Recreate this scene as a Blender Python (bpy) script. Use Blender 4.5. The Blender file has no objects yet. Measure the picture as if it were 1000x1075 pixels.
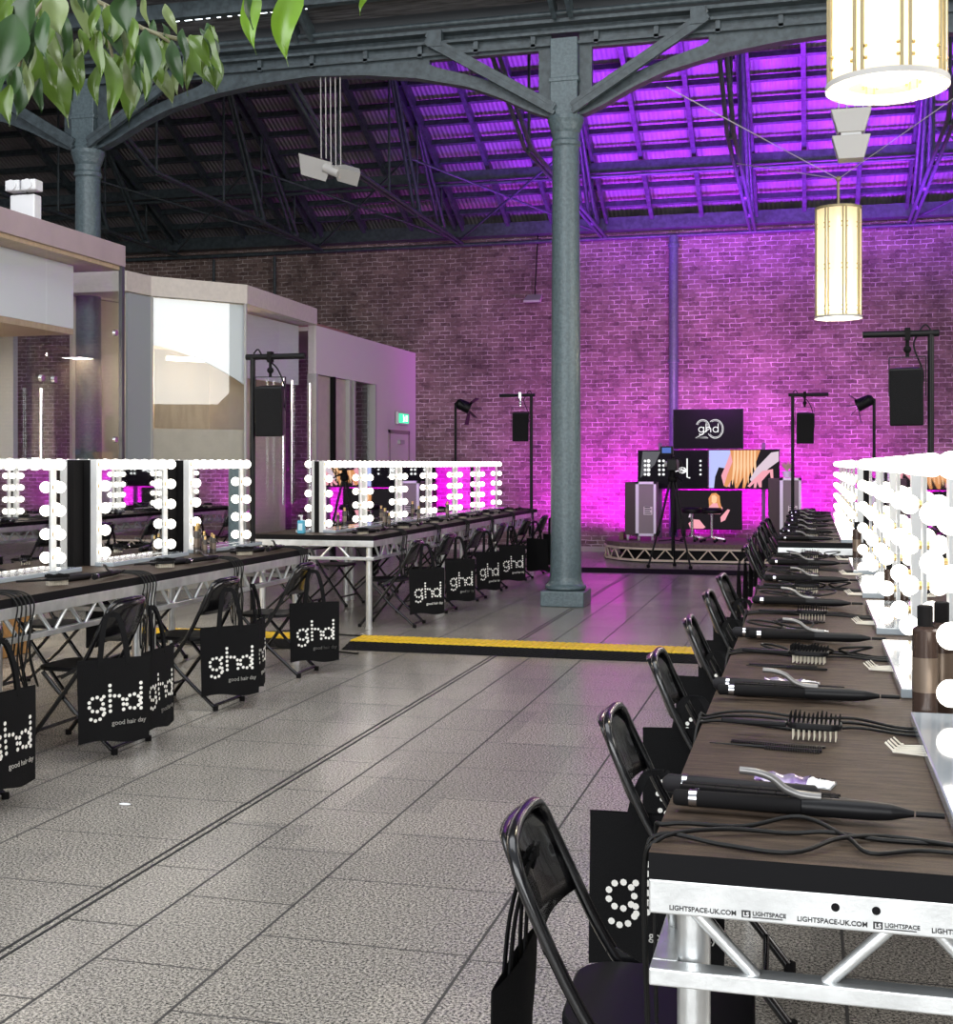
import bpy, math, random
from mathutils import Vector, Matrix, noise
random.seed(7)
S = bpy.context.scene
COL = S.collection
PI = math.pi
R = math.radians
# ---------------------------------------------------------------- camera, world, light
EYE = 1.55; YAW = 14.7; FPX = 1336.0
cd = bpy.data.cameras.new('camera'); cam = bpy.data.objects.new('camera', cd); COL.objects.link(cam)
cam.location = (0, 0, EYE); cam.rotation_euler = (PI/2, 0, R(YAW))
cd.sensor_fit = 'HORIZONTAL'; cd.sensor_width = 36; cd.lens = 36*FPX/1000; cd.shift_y = -0.0505
cd.clip_start = 0.05; cd.clip_end = 200
S.camera = cam
S.view_settings.view_transform = 'Standard'; S.view_settings.look = 'None'
S.view_settings.exposure = 0.35; S.view_settings.gamma = 1; S.view_settings.use_curve_mapping = False
S.cycles.max_bounces = 8; S.cycles.glossy_bounces = 4; S.cycles.transparent_max_bounces = 12
S.cycles.diffuse_bounces = 3; S.cycles.caustics_reflective = False; S.cycles.caustics_refractive = False
w = bpy.data.worlds.new('world'); S.world = w; w.use_nodes = True
w.node_tree.nodes['Background'].inputs[0].default_value = (0.86, 0.92, 1.0, 1)
w.node_tree.nodes['Background'].inputs[1].default_value = 0.42

def light(name, kind, loc, aim, energy, col, **kw):
    ld = bpy.data.lights.new(name, kind); ld.energy = energy; ld.color = col
    for k, v in kw.items(): setattr(ld, k, v)
    o = bpy.data.objects.new(name, ld); COL.objects.link(o); o.location = loc
    o.rotation_euler = (Vector(aim)-Vector(loc)).to_track_quat('-Z', 'Y').to_euler()
    return o
# daylight through the roof glazing over the near bay
light('rooflight_daylight', 'AREA', (-3.0, 3.2, 9.0), (-3.0, 4.6, 0), 680, (0.95, 0.97, 1.0), shape='RECTANGLE', size=11, size_y=7)
light('frontal_daylight_fill', 'AREA', (-3.0, -6.6, 3.2), (-4.0, 10, 2.6), 980, (0.96, 0.98, 1.0), shape='RECTANGLE', size=13, size_y=4.5)  # added frontal fill for daylight from behind the viewer; no glazing is built
light('side_fill_light', 'AREA', (7.6, 9.0, 4.3), (-8, 11.0, 2.2), 620, (1.0, 0.97, 0.92), shape='RECTANGLE', size=13, size_y=2.6)  # unseen fill added on the right to brighten the kiosk fronts; no window there
# magenta / violet stage wash (fixtures stand behind the stage)
MAG = (0.78, 0.0, 1.0); VIO = (0.36, 0.03, 1.0)
for x, e in ((-4.3, 55), (-3.1, 130), (-1.7, 150), (-0.3, 130), (1.0, 60)):
    light('wall_washer_beam', 'SPOT', (x, 21.55, 0.45), (x, 22.3, 1.7), e*2.2, MAG, spot_size=R(150), spot_blend=1.0, shadow_soft_size=0.12)
for x, e, ax in ((-3.4, 1700, -2.6), (-0.6, 2100, -0.2), (1.6, 1800, 2.8)):
    light('roof_washer_beam', 'SPOT', (x, 18.8, 2.9), (ax, 19.9, 7.0), e, VIO, spot_size=R(108), spot_blend=0.8, shadow_soft_size=0.6)
light('room_wash_beam', 'SPOT', (-1.6, 18.6, 3.0), (-1.8, 22.3, 3.4), 330, (0.74, 0.13, 1.0), spot_size=R(140), spot_blend=1.0, shadow_soft_size=0.3)

# ---------------------------------------------------------------- projection helpers (pixel on a world plane -> metres)
CA, SA = math.cos(R(YAW)), math.sin(R(YAW))
def atY(u, v, Y):
    r = (u-500)/FPX; X = Y*(r*CA-SA)/(CA+r*SA); d = -X*SA+Y*CA
    return X, EYE+(487-v)*d/FPX
def atD(u, v, d):
    lat = (u-500)/FPX*d
    return Vector((lat*CA-d*SA, lat*SA+d*CA, EYE+(487-v)*d/FPX))

# ---------------------------------------------------------------- mesh builder
class M:
    def __init__(s): s.v = []; s.f = []; s.m = []; s.s = []
    def add(s, vs, fs, mi=0, smooth=False):
        b = len(s.v); s.v += [tuple(p) for p in vs]
        for f in fs: s.f.append(tuple(i+b for i in f)); s.m.append(mi); s.s.append(smooth)
        return s
    def box(s, a, b, mi=0):
        x0, y0, z0 = [min(p, q) for p, q in zip(a, b)]; x1, y1, z1 = [max(p, q) for p, q in zip(a, b)]
        return s.add([(x0,y0,z0),(x1,y0,z0),(x1,y1,z0),(x0,y1,z0),(x0,y0,z1),(x1,y0,z1),(x1,y1,z1),(x0,y1,z1)],
                     [(0,3,2,1),(4,5,6,7),(0,1,5,4),(1,2,6,5),(2,3,7,6),(3,0,4,7)], mi)
    def bar(s, p, q, wd, h, mi=0, up=(0,0,1)):
        p, q = Vector(p), Vector(q); d = (q-p).normalized(); u = Vector(up)
        if abs(d.dot(u)) > .98: u = Vector((1,0,0))
        a = d.cross(u).normalized()*wd/2; b = a.cross(d).normalized()*h/2
        return s.add([p-a-b,p+a-b,p+a+b,p-a+b,q-a-b,q+a-b,q+a+b,q-a+b],
                     [(0,1,2,3),(7,6,5,4),(4,5,1,0),(5,6,2,1),(6,7,3,2),(7,4,0,3)], mi)
    def tube(s, pts, r, n=8, mi=0, caps=True):
        pts = [Vector(p) for p in pts]; k = len(pts); rr = r if isinstance(r, (list, tuple)) else [r]*k
        t0 = (pts[1]-pts[0]).normalized(); a = t0.orthogonal().normalized(); vs = []
        for i, p in enumerate(pts):
            t = (pts[min(i+1,k-1)]-pts[max(i-1,0)])
            if t.length < 1e-9: t = t0
            t = t.normalized(); a = (a-t*a.dot(t))
            a = a.normalized() if a.length > 1e-6 else t.orthogonal().normalized()
            b = t.cross(a)
            for j in range(n):
                an = 2*PI*j/n; vs.append(p+(a*math.cos(an)+b*math.sin(an))*rr[i])
        fs = [(i*n+j, i*n+(j+1)%n, (i+1)*n+(j+1)%n, (i+1)*n+j) for i in range(k-1) for j in range(n)]
        s.add(vs, fs, mi, True)
        if caps:
            s.add(vs[:n], [tuple(reversed(range(n)))], mi); s.add(vs[-n:], [tuple(range(n))], mi)
        return s
    def lathe(s, c, prof, n=24, mi=0, axis='z', cap=True):
        vs = []
        for r, h in prof:
            for j in range(n):
                a = 2*PI*j/n; x, y = r*math.cos(a), r*math.sin(a)
                q = (x, y, h) if axis == 'z' else ((h, x, y) if axis == 'x' else (y, h, x))
                vs.append((c[0]+q[0], c[1]+q[1], c[2]+q[2]))
        k = len(prof)
        for i in range(k-1):
            sm = True
            s.add([vs[i*n+j] for j in range(n)]+[vs[(i+1)*n+j] for j in range(n)],
                  [(j, (j+1)%n, n+(j+1)%n, n+j) for j in range(n)], mi, sm)
        if cap and prof[0][0] > 1e-5: s.add(vs[:n], [tuple(reversed(range(n)))], mi)
        if cap and prof[-1][0] > 1e-5: s.add(vs[-n:], [tuple(range(n))], mi)
        return s
    def prism(s, poly, z0, z1, mi=0, f=None):
        # poly in 2-D; f maps (a, b, h) to 3-D (default x, y, z)
        f = f or (lambda a, b, h: (a, b, h)); n = len(poly)
        s.add([f(a,b,z0) for a,b in poly]+[f(a,b,z1) for a,b in poly],
              [tuple(reversed(range(n))), tuple(range(n,2*n))]+[(i,(i+1)%n,n+(i+1)%n,n+i) for i in range(n)], mi)
        return s
    def ball(s, c, r, mi=0, n=12, k=8):
        rx, ry, rz = r if isinstance(r, (tuple, list)) else (r, r, r)
        vs = [(c[0], c[1], c[2]-rz)]
        for i in range(1, k):
            ph = -PI/2+PI*i/k
            for j in range(n):
                a = 2*PI*j/n; vs.append((c[0]+rx*math.cos(ph)*math.cos(a), c[1]+ry*math.cos(ph)*math.sin(a), c[2]+rz*math.sin(ph)))
        vs.append((c[0], c[1], c[2]+rz)); fs = []
        for j in range(n): fs.append((0, 1+(j+1)%n, 1+j))
        for i in range(k-2):
            for j in range(n): fs.append((1+i*n+j, 1+i*n+(j+1)%n, 1+(i+1)*n+(j+1)%n, 1+(i+1)*n+j))
        for j in range(n): fs.append((len(vs)-1, 1+(k-2)*n+j, 1+(k-2)*n+(j+1)%n))
        return s.add(vs, fs, mi, True)
    def grid(s, fn, nu, nv, mi=0, smooth=True):
        vs = [fn(i/nu, j/nv) for i in range(nu+1) for j in range(nv+1)]
        fs = [(i*(nv+1)+j, (i+1)*(nv+1)+j, (i+1)*(nv+1)+j+1, i*(nv+1)+j+1) for i in range(nu) for j in range(nv)]
        return s.add(vs, fs, mi, smooth)
    def build(s, name, mats, parent=None, bevel=0, loc=None, rot=None, solid=0):
        me = bpy.data.meshes.new(name); me.from_pydata(s.v, [], s.f)
        mats = mats if isinstance(mats, (list, tuple)) else [mats]
        for m in mats: me.materials.append(m)
        me.polygons.foreach_set('material_index', s.m); me.polygons.foreach_set('use_smooth', s.s)
        me.validate(); me.update()
        o = bpy.data.objects.new(name, me); COL.objects.link(o)
        if parent: o.parent = parent
        if loc: o.location = loc
        if rot: o.rotation_euler = rot
        if solid:
            md = o.modifiers.new('thick', 'SOLIDIFY'); md.thickness = solid; md.offset = 0
        if bevel:
            md = o.modifiers.new('bevel', 'BEVEL'); md.width = bevel; md.segments = 2; md.limit_method = 'ANGLE'
        return o

def smooth_path(pts, n=6):
    pts = [Vector(p) for p in pts]; out = []
    for i in range(len(pts)-1):
        p0, p1, p2, p3 = pts[max(i-1,0)], pts[i], pts[i+1], pts[min(i+2,len(pts)-1)]
        for j in range(n):
            t = j/n
            out.append(0.5*((2*p1)+(p2-p0)*t+(2*p0-5*p1+4*p2-p3)*t*t+(3*p1-p0-3*p2+p3)*t**3))
    out.append(pts[-1]); return out
def rrect(x0, y0, x1, y1, r, n=5):
    o = []
    for cx, cy, a0 in ((x1-r,y1-r,0),(x0+r,y1-r,90),(x0+r,y0+r,180),(x1-r,y0+r,270)):
        for i in range(n+1):
            a = R(a0+90*i/n); o.append((cx+r*math.cos(a), cy+r*math.sin(a)))
    return o

def tag(o, label, cat, group=None, kind=None):
    o['label'] = label; o['category'] = cat
    if group: o['group'] = group
    if kind: o['kind'] = kind
    return o
def thing(name, label, cat, loc=(0,0,0), rz=0, group=None):
    o = bpy.data.objects.new(name, None); COL.objects.link(o); o.empty_display_size = .1
    o.location = loc; o.rotation_euler = (0, 0, rz); return tag(o, label, cat, group)
def struct(o): o['kind'] = 'structure'; return o
KIDS = {}
def kids(o):
    if o not in KIDS: KIDS[o] = [c for c in COL.objects if c.parent == o]
    return KIDS[o]
def copy_tree(o, parent=None, keep=None):
    c = o.copy(); COL.objects.link(c); c.parent = parent
    for ch in kids(o):
        copy_tree(ch, c)
    return c
class Proto:
    """the first placing moves the model itself, the later ones copy it with its parts"""
    def __init__(s, root): s.root = root; s.used = False; kids(root); [kids(k) for k in kids(root)]
    def put(s, loc, rz=0, label=None, group=None, tilt=None):
        o = s.root if not s.used else copy_tree(s.root); s.used = True
        o.location = loc; o.rotation_euler = tilt or (0, 0, rz)
        if label: o['label'] = label
        if group: o['group'] = group
        return o

# ---------------------------------------------------------------- materials
def pm(name, col, rough=.5, metal=0, emis=None, es=0, noise_amt=0, nscale=20, bump=0, bscale=60, col2=None, stretch=None, spec=None, coat=0):
    m = bpy.data.materials.new(name); m.use_nodes = True; nt = m.node_tree; b = nt.nodes['Principled BSDF']
    b.inputs['Base Color'].default_value = (*col, 1); b.inputs['Roughness'].default_value = rough; b.inputs['Metallic'].default_value = metal
    if spec is not None: b.inputs['Specular IOR Level'].default_value = spec
    if coat: b.inputs['Coat Weight'].default_value = coat
    if emis: b.inputs['Emission Color'].default_value = (*emis, 1); b.inputs['Emission Strength'].default_value = es
    tc = nt.nodes.new('ShaderNodeTexCoord'); mp = nt.nodes.new('ShaderNodeMapping'); nt.links.new(tc.outputs['Object'], mp.inputs[0])
    if stretch: mp.inputs['Scale'].default_value = stretch
    if noise_amt or col2:
        nz = nt.nodes.new('ShaderNodeTexNoise'); nz.inputs['Scale'].default_value = nscale; nz.inputs['Detail'].default_value = 6
        nt.links.new(mp.outputs[0], nz.inputs['Vector'])
        cr = nt.nodes.new('ShaderNodeValToRGB'); nt.links.new(nz.outputs['Fac'], cr.inputs[0])
        c2 = col2 or tuple(max(0, c*(1-noise_amt)) for c in col); c1 = col if col2 else tuple(min(1, c*(1+noise_amt)) for c in col)
        cr.color_ramp.elements[0].position = .35; cr.color_ramp.elements[1].position = .65
        cr.color_ramp.elements[0].color = (*c2, 1); cr.color_ramp.elements[1].color = (*c1, 1)
        nt.links.new(cr.outputs[0], b.inputs['Base Color'])
    if bump:
        n2 = nt.nodes.new('ShaderNodeTexNoise'); n2.inputs['Scale'].default_value = bscale; n2.inputs['Detail'].default_value = 4
        nt.links.new(mp.outputs[0], n2.inputs['Vector']); bp = nt.nodes.new('ShaderNodeBump'); bp.inputs['Strength'].default_value = bump
        bp.inputs['Distance'].default_value = .01
        nt.links.new(n2.outputs['Fac'], bp.inputs['Height']); nt.links.new(bp.outputs[0], b.inputs['Normal'])
    return m
def glass_mat(name, tint=(.97,.98,.98), rough=0.01, extra=.04):
    m = bpy.data.materials.new(name); m.use_nodes = True; nt = m.node_tree; nt.nodes.clear()
    o = nt.nodes.new('ShaderNodeOutputMaterial'); t = nt.nodes.new('ShaderNodeBsdfTransparent'); t.inputs[0].default_value = (*tint, 1)
    g = nt.nodes.new('ShaderNodeBsdfGlossy'); g.inputs['Roughness'].default_value = rough; g.inputs[0].default_value = (.9,.93,.95,1)
    f = nt.nodes.new('ShaderNodeLayerWeight'); q = nt.nodes.new('ShaderNodeMath'); q.operation = 'POWER'; q.inputs[1].default_value = 5; nt.links.new(f.outputs['Facing'], q.inputs[0])
    a = nt.nodes.new('ShaderNodeMath'); a.operation = 'MULTIPLY_ADD'; a.inputs[1].default_value = .55; a.inputs[2].default_value = extra; a.use_clamp = True
    nt.links.new(q.outputs[0], a.inputs[0]); mx = nt.nodes.new('ShaderNodeMixShader')
    nt.links.new(a.outputs[0], mx.inputs[0]); nt.links.new(t.outputs[0], mx.inputs[1]); nt.links.new(g.outputs[0], mx.inputs[2]); nt.links.new(mx.outputs[0], o.inputs[0])
    return m
def brick_mat(name):
    m = bpy.data.materials.new(name); m.use_nodes = True; nt = m.node_tree; N = nt.nodes; L = nt.links; b = N['Principled BSDF']
    tc = N.new('ShaderNodeTexCoord'); sp = N.new('ShaderNodeSeparateXYZ'); L.new(tc.outputs['Object'], sp.inputs[0])
    ad = N.new('ShaderNodeMath'); ad.operation = 'ADD'; L.new(sp.outputs[0], ad.inputs[0]); L.new(sp.outputs[1], ad.inputs[1])
    cb = N.new('ShaderNodeCombineXYZ'); L.new(ad.outputs[0], cb.inputs[0]); L.new(sp.outputs[2], cb.inputs[1])
    # ragged joints: nudge the coordinates with noise
    nz = N.new('ShaderNodeTexNoise'); nz.inputs['Scale'].default_value = 6; nz.inputs['Detail'].default_value = 8; nz.inputs['Roughness'].default_value = .65; L.new(tc.outputs['Object'], nz.inputs['Vector'])
    vm = N.new('ShaderNodeVectorMath'); vm.operation = 'MULTIPLY_ADD'; vm.inputs[1].default_value = (.09,.06,0); L.new(nz.outputs['Color'], vm.inputs[0]); L.new(cb.outputs[0], vm.inputs[2])
    br = N.new('ShaderNodeTexBrick'); br.inputs['Scale'].default_value = 1; br.inputs['Brick Width'].default_value = .20; br.inputs['Row Height'].default_value = .077
    br.inputs['Mortar Size'].default_value = .0075; br.inputs['Mortar Smooth'].default_value = .25; br.inputs['Bias'].default_value = .1
    br.inputs['Color1'].default_value = (.13,.085,.077,1); br.inputs['Color2'].default_value = (.26,.19,.17,1); br.inputs['Mortar'].default_value = (.40,.36,.345,1)
    L.new(vm.outputs[0], br.inputs['Vector'])
    # pointing that is fresh in places and sooty in others
    n5 = N.new('ShaderNodeTexNoise'); n5.inputs['Scale'].default_value = 3.5; n5.inputs['Detail'].default_value = 9; n5.inputs['Roughness'].default_value = .75; L.new(tc.outputs['Object'], n5.inputs['Vector'])
    c5 = N.new('ShaderNodeValToRGB'); c5.color_ramp.elements[0].position = .40; c5.color_ramp.elements[1].position = .60
    c5.color_ramp.elements[0].color = (.17,.13,.12,1); c5.color_ramp.elements[1].color = (.72,.66,.63,1); L.new(n5.outputs['Fac'], c5.inputs[0]); L.new(c5.outputs[0], br.inputs['Mortar'])
    n6 = N.new('ShaderNodeTexNoise'); n6.inputs['Scale'].default_value = 11; n6.inputs['Detail'].default_value = 8; n6.inputs['Roughness'].default_value = .8; L.new(tc.outputs['Object'], n6.inputs['Vector'])
    c6 = N.new('ShaderNodeValToRGB'); c6.color_ramp.elements[0].position = .38; c6.color_ramp.elements[1].position = .62
    c6.color_ramp.elements[0].color = (.07,.045,.042,1); c6.color_ramp.elements[1].color = (.24,.17,.155,1); L.new(n6.outputs['Fac'], c6.inputs[0]); L.new(c6.outputs[0], br.inputs['Color1'])
    n2 = N.new('ShaderNodeTexNoise'); n2.inputs['Scale'].default_value = 1.1; n2.inputs['Detail'].default_value = 8; n2.inputs['Roughness'].default_value = .7; L.new(tc.outputs['Object'], n2.inputs['Vector'])
    cr = N.new('ShaderNodeValToRGB'); cr.color_ramp.elements[0].position = .32; cr.color_ramp.elements[1].position = .68
    cr.color_ramp.elements[0].color = (.5,.48,.47,1); cr.color_ramp.elements[1].color = (1.35,1.3,1.3,1); L.new(n2.outputs['Fac'], cr.inputs[0])
    mx = N.new('ShaderNodeMix'); mx.data_type = 'RGBA'; mx.blend_type = 'MULTIPLY'; mx.inputs[0].default_value = 1
    L.new(br.outputs['Color'], mx.inputs[6]); L.new(cr.outputs[0], mx.inputs[7])
    # limewash patches left on the bricks
    n3 = N.new('ShaderNodeTexNoise'); n3.inputs['Scale'].default_value = 2.6; n3.inputs['Detail'].default_value = 10; n3.inputs['Roughness'].default_value = .75; L.new(tc.outputs['Object'], n3.inputs['Vector'])
    c3 = N.new('ShaderNodeValToRGB'); c3.color_ramp.elements[0].position = .58; c3.color_ramp.elements[1].position = .70
    c3.color_ramp.elements[0].color = (0,0,0,1); c3.color_ramp.elements[1].color = (.55,.55,.55,1); L.new(n3.outputs['Fac'], c3.inputs[0])
    m2 = N.new('ShaderNodeMix'); m2.data_type = 'RGBA'; m2.inputs[7].default_value = (.36,.32,.30,1); L.new(c3.outputs[0], m2.inputs[0]); L.new(mx.outputs[2], m2.inputs[6])
    L.new(m2.outputs[2], b.inputs['Base Color']); b.inputs['Roughness'].default_value = .9
    bp = N.new('ShaderNodeBump'); bp.inputs['Strength'].default_value = .5; bp.inputs['Distance'].default_value = .02; bp.invert = True
    L.new(br.outputs['Fac'], bp.inputs['Height']); L.new(bp.outputs[0], b.inputs['Normal'])
    return m
def granite_mat():
    m = bpy.data.materials.new('granite'); m.use_nodes = True; nt = m.node_tree; N = nt.nodes; L = nt.links; b = N['Principled BSDF']
    tc = N.new('ShaderNodeTexCoord')
    v1 = N.new('ShaderNodeTexNoise'); v1.inputs['Scale'].default_value = 105; v1.inputs['Detail'].default_value = 5; v1.inputs['Roughness'].default_value = .8; L.new(tc.outputs['Object'], v1.inputs['Vector'])
    cr = N.new('ShaderNodeValToRGB'); e = cr.color_ramp.elements; e[0].position = .40; e[0].color = (.02,.02,.02,1); e[1].position = .58; e[1].color = (.52,.485,.43,1)
    x = cr.color_ramp.elements.new(.48); x.color = (.20,.186,.168,1)
    L.new(v1.outputs['Fac'], cr.inputs[0])
    # each slab has its own tone
    vo = N.new('ShaderNodeTexBrick'); vo.inputs['Scale'].default_value = 1; vo.inputs['Brick Width'].default_value = .6; vo.inputs['Row Height'].default_value = .41; vo.inputs['Mortar Size'].default_value = 0
    vo.inputs['Color1'].default_value = (.86,.86,.86,1); vo.inputs['Color2'].default_value = (1.08,1.07,1.05,1)
    mp = N.new('ShaderNodeMapping'); mp.inputs['Rotation'].default_value = (0,0,PI/2); L.new(tc.outputs['Object'], mp.inputs[0]); L.new(mp.outputs[0], vo.inputs['Vector'])
    mx = N.new('ShaderNodeMix'); mx.data_type = 'RGBA'; mx.blend_type = 'MULTIPLY'; mx.inputs[0].default_value = 1
    L.new(cr.outputs[0], mx.inputs[6]); L.new(vo.outputs[0], mx.inputs[7]); L.new(mx.outputs[2], b.inputs['Base Color'])
    v2 = N.new('ShaderNodeTexNoise'); v2.inputs['Scale'].default_value = 1.3; v2.inputs['Detail'].default_value = 5; L.new(tc.outputs['Object'], v2.inputs['Vector'])
    mr = N.new('ShaderNodeMapRange'); mr.inputs['To Min'].default_value = .17; mr.inputs['To Max'].default_value = .30; L.new(v2.outputs['Fac'], mr.inputs['Value']); L.new(mr.outputs[0], b.inputs['Roughness'])
    b.inputs['Specular IOR Level'].default_value = .5
    return m
def roof_mat():
    m = pm('roof_sheet', (.50,.47,.50), .7); nt = m.node_tree; N = nt.nodes; L = nt.links; b = N['Principled BSDF']
    tc = N.new('ShaderNodeTexCoord'); wv = N.new('ShaderNodeTexWave'); wv.wave_type = 'BANDS'; wv.bands_direction = 'X'; wv.inputs['Scale'].default_value = 4.2; wv.inputs['Distortion'].default_value = .4
    L.new(tc.outputs['Object'], wv.inputs['Vector']); bp = N.new('ShaderNodeBump'); bp.inputs['Strength'].default_value = .6; bp.inputs['Distance'].default_value = .03
    L.new(wv.outputs['Fac'], bp.inputs['Height']); L.new(bp.outputs[0], b.inputs['Normal'])
    nz = N.new('ShaderNodeTexNoise'); nz.inputs['Scale'].default_value = 3; nz.inputs['Detail'].default_value = 6; L.new(tc.outputs['Object'], nz.inputs['Vector'])
    cr = N.new('ShaderNodeValToRGB'); cr.color_ramp.elements[0].color = (.15,.14,.15,1); cr.color_ramp.elements[1].color = (.42,.40,.42,1); L.new(nz.outputs['Fac'], cr.inputs[0]); L.new(cr.outputs[0], b.inputs['Base Color'])
    return m
def translucent_mat(name, col, glow):
    m = bpy.data.materials.new(name); m.use_nodes = True; nt = m.node_tree; nt.nodes.clear(); N = nt.nodes; L = nt.links
    o = N.new('ShaderNodeOutputMaterial'); t = N.new('ShaderNodeBsdfTranslucent'); t.inputs[0].default_value = (*col, 1)
    g = N.new('ShaderNodeBsdfPrincipled'); g.inputs['Base Color'].default_value = (*col, 1); g.inputs['Roughness'].default_value = .35
    g.inputs['Emission Color'].default_value = (*glow, 1); g.inputs['Emission Strength'].default_value = .55
    x = N.new('ShaderNodeMixShader'); x.inputs[0].default_value = .35; L.new(t.outputs[0], x.inputs[1]); L.new(g.outputs[0], x.inputs[2])
    c = N.new('ShaderNodeBsdfTransparent'); c.inputs[0].default_value = (*col, 1); y = N.new('ShaderNodeMixShader'); y.inputs[0].default_value = .06
    L.new(x.outputs[0], y.inputs[1]); L.new(c.outputs[0], y.inputs[2]); L.new(y.outputs[0], o.inputs[0]); return m
DIFF = translucent_mat('lantern_diffuser', (.92,.84,.62), (1,.84,.55))
BRICK = brick_mat('brick'); GRAN = granite_mat(); ROOF = roof_mat()
IRON = pm('painted_iron', (.055,.075,.085), .38, .0, noise_amt=.3, nscale=14, bump=.25, bscale=90)
COLM = pm('column_paint', (.10,.14,.155), .3, .0, noise_amt=.18, nscale=30, bump=.5, bscale=55)
ALU = pm('aluminium', (.74,.76,.76), .32, .75, noise_amt=.12, nscale=9, bump=.08)
DECK = pm('deck_board', (.078,.054,.038), .55, 0, col2=(.030,.021,.016), spec=.15, nscale=5, stretch=(2,14,2), bump=.25, bscale=40)
EDGE = pm('deck_edge', (.006,.006,.007), .6, spec=.12)
BLK = pm('black_enamel', (.005,.005,.006), .22, 0, coat=.3)
BLKP = pm('black_plastic', (.007,.007,.008), .4, spec=.2)
MATTE = pm('black_matte', (.008,.0075,.008), .75, spec=.12)
CLOTH = pm('black_cloth', (.0055,.0055,.006), .95, bump=.4, bscale=300, spec=.2)
LOGO = pm('logo_print', (.86,.85,.80), .6)
WHITE = pm('white_lacquer', (.82,.83,.84), .3)
GREYF = pm('grey_frame', (.62,.63,.63), .35)
TRAY = pm('white_tray', (.36,.41,.45), .08, 0, coat=.5)
MIRROR = pm('mirror_glass', (.88,.9,.9), .015, 1)
BULB = pm('bulb_glow', (1,1,1), .4, emis=(1.0,.93,.82), es=3.4)
GOLD = pm('brass', (.6,.42,.18), .3, 1)
CHROME = pm('chrome', (.75,.75,.77), .15, 1)
SILV = pm('silver_clip', (.20,.195,.19), .35, .6)
GLASS = glass_mat('clear_glass')
CREAM = pm('cream_panel', (.60,.54,.45), .55, noise_amt=.05, nscale=6)
PALEW = pm('pale_panel', (.84,.88,.90), .35)
WOOD = pm('pale_ply', (.56,.43,.29), .5, col2=(.48,.36,.24), nscale=3, stretch=(1,8,1))
MAUVE = pm('mauve_fascia', (.44,.35,.36), .45, noise_amt=.06, nscale=3)
GREYP = pm('grey_panel', (.36,.39,.40), .45)
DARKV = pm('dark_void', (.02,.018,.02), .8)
YEL = pm('ramp_yellow', (.78,.52,.03), .5, noise_amt=.15, nscale=30)
RUB = pm('ramp_rubber', (.010,.010,.010), .8, spec=.1, bump=.8, bscale=80)
CABLE = pm('cable_black', (.006,.006,.006), .45, spec=.25)
LANT = pm('lantern_panel', (.70,.60,.42), .35, emis=(1.0,.80,.48), es=.12)
LRIB = pm('lantern_rib', (.36,.30,.17), .4, .3)
LGLOW = pm('lantern_tube', (1,1,1), .4, emis=(1.0,.90,.70), es=4)
LGTG = pm('light_grey_metal', (.50,.49,.47), .45)
PLANK = pm('roof_plank', (.20,.15,.11), .8, noise_amt=.4, nscale=6)
SPK = pm('speaker_grille', (.008,.008,.009), .7, spec=.15, bump=.6, bscale=200)

# ---------------------------------------------------------------- setting
WY = 22.3
o = M().box((-19, -7, -.1), (8, WY, 0)).build('floor', GRAN); struct(o)
jm = M(); pitch = [(-2.47, .30), (-2.17, .415), (-1.755, .72)]
xs = [-2.17, -1.755, -1.035, -.62, -.32, .1, .82, 1.5, 2.2, 2.9, -3.2, -3.6, -4.0, -4.75, -5.1, -5.5, -6.2]
for x in xs: jm.box((x-.005, -5, -.002), (x+.005, WY, .0006))
ph = {0: .24, 1: .56, 2: .27, 3: .41, 4: .1}
sx = sorted(xs+[-2.47])
for i in range(len(sx)-1):
    y = ph[i % 5]-3 if not (-2.5 < sx[i] < -1.1) else {-2.47: .24, -2.17: .56, -1.755: .27}[sx[i]]-3
    while y < WY:
        jm.box((sx[i], y-.003, -.002), (sx[i+1], y+.003, .0006)); y += .6
struct(jm.build('trim_1', pm('joint_grout', (.045,.042,.040), .8)))
m = M()
for dx, ww in ((-.018, .006), (.018, .006)): m.box((-2.47+dx-ww, -5, -.002), (-2.47+dx+ww, WY, .002))
struct(m.build('trim_2', pm('expansion_joint', (.02,.02,.02), .5)))
struct(M().box((-19, WY, 0), (8, WY+.4, 5.85)).build('wall_back', BRICK))
struct(M().box((8, -7, 0), (8.3, WY, 6.3)).build('wall_right', BRICK))
struct(M().box((-19.3, -7, 0), (-19, WY, 6.3)).build('wall_left', BRICK))
struct(M().box((-19, -7.3, 0), (8, -7, 6.3)).build('wall_front', pm('plaster', (.42,.42,.41), .8)))
struct(M().box((-7, WY-.03, 0), (8, WY-.002, .09)).build('baseboard_back', pm('skirting', (.55,.48,.44), .5)))
SL = .47; RY = 18.05; RZ = 5.85+SL*(WY-RY)
def roofz(y): return 5.85+SL*(WY-y) if y >= RY else RZ-SL*(RY-y)*0.30
rm = M()
rm.add([(-19,WY+.4,5.82),(8,WY+.4,5.82),(8,RY,RZ),(-19,RY,RZ)], [(0,1,2,3)])
rm.add([(-19,RY,RZ),(8,RY,RZ),(8,13.8,6.95),(-19,13.8,6.95)], [(0,1,2,3)])
struct(rm.build('ceiling', ROOF, solid=.06))
# near bay: boards rise from the valley over the columns towards the viewer
def nearz(y): return 6.62+SL*(13.6-y)
rm = M(); rm.add([(-19,13.65,6.62),(8,13.65,6.62),(8,7.6,nearz(7.6)),(-19,7.6,nearz(7.6))], [(0,1,2,3)])
struct(rm.build('ceiling', pm('near_boards', (.075,.075,.08), .8, noise_amt=.5, nscale=8, stretch=(.4,6,1)), solid=.05))
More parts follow.
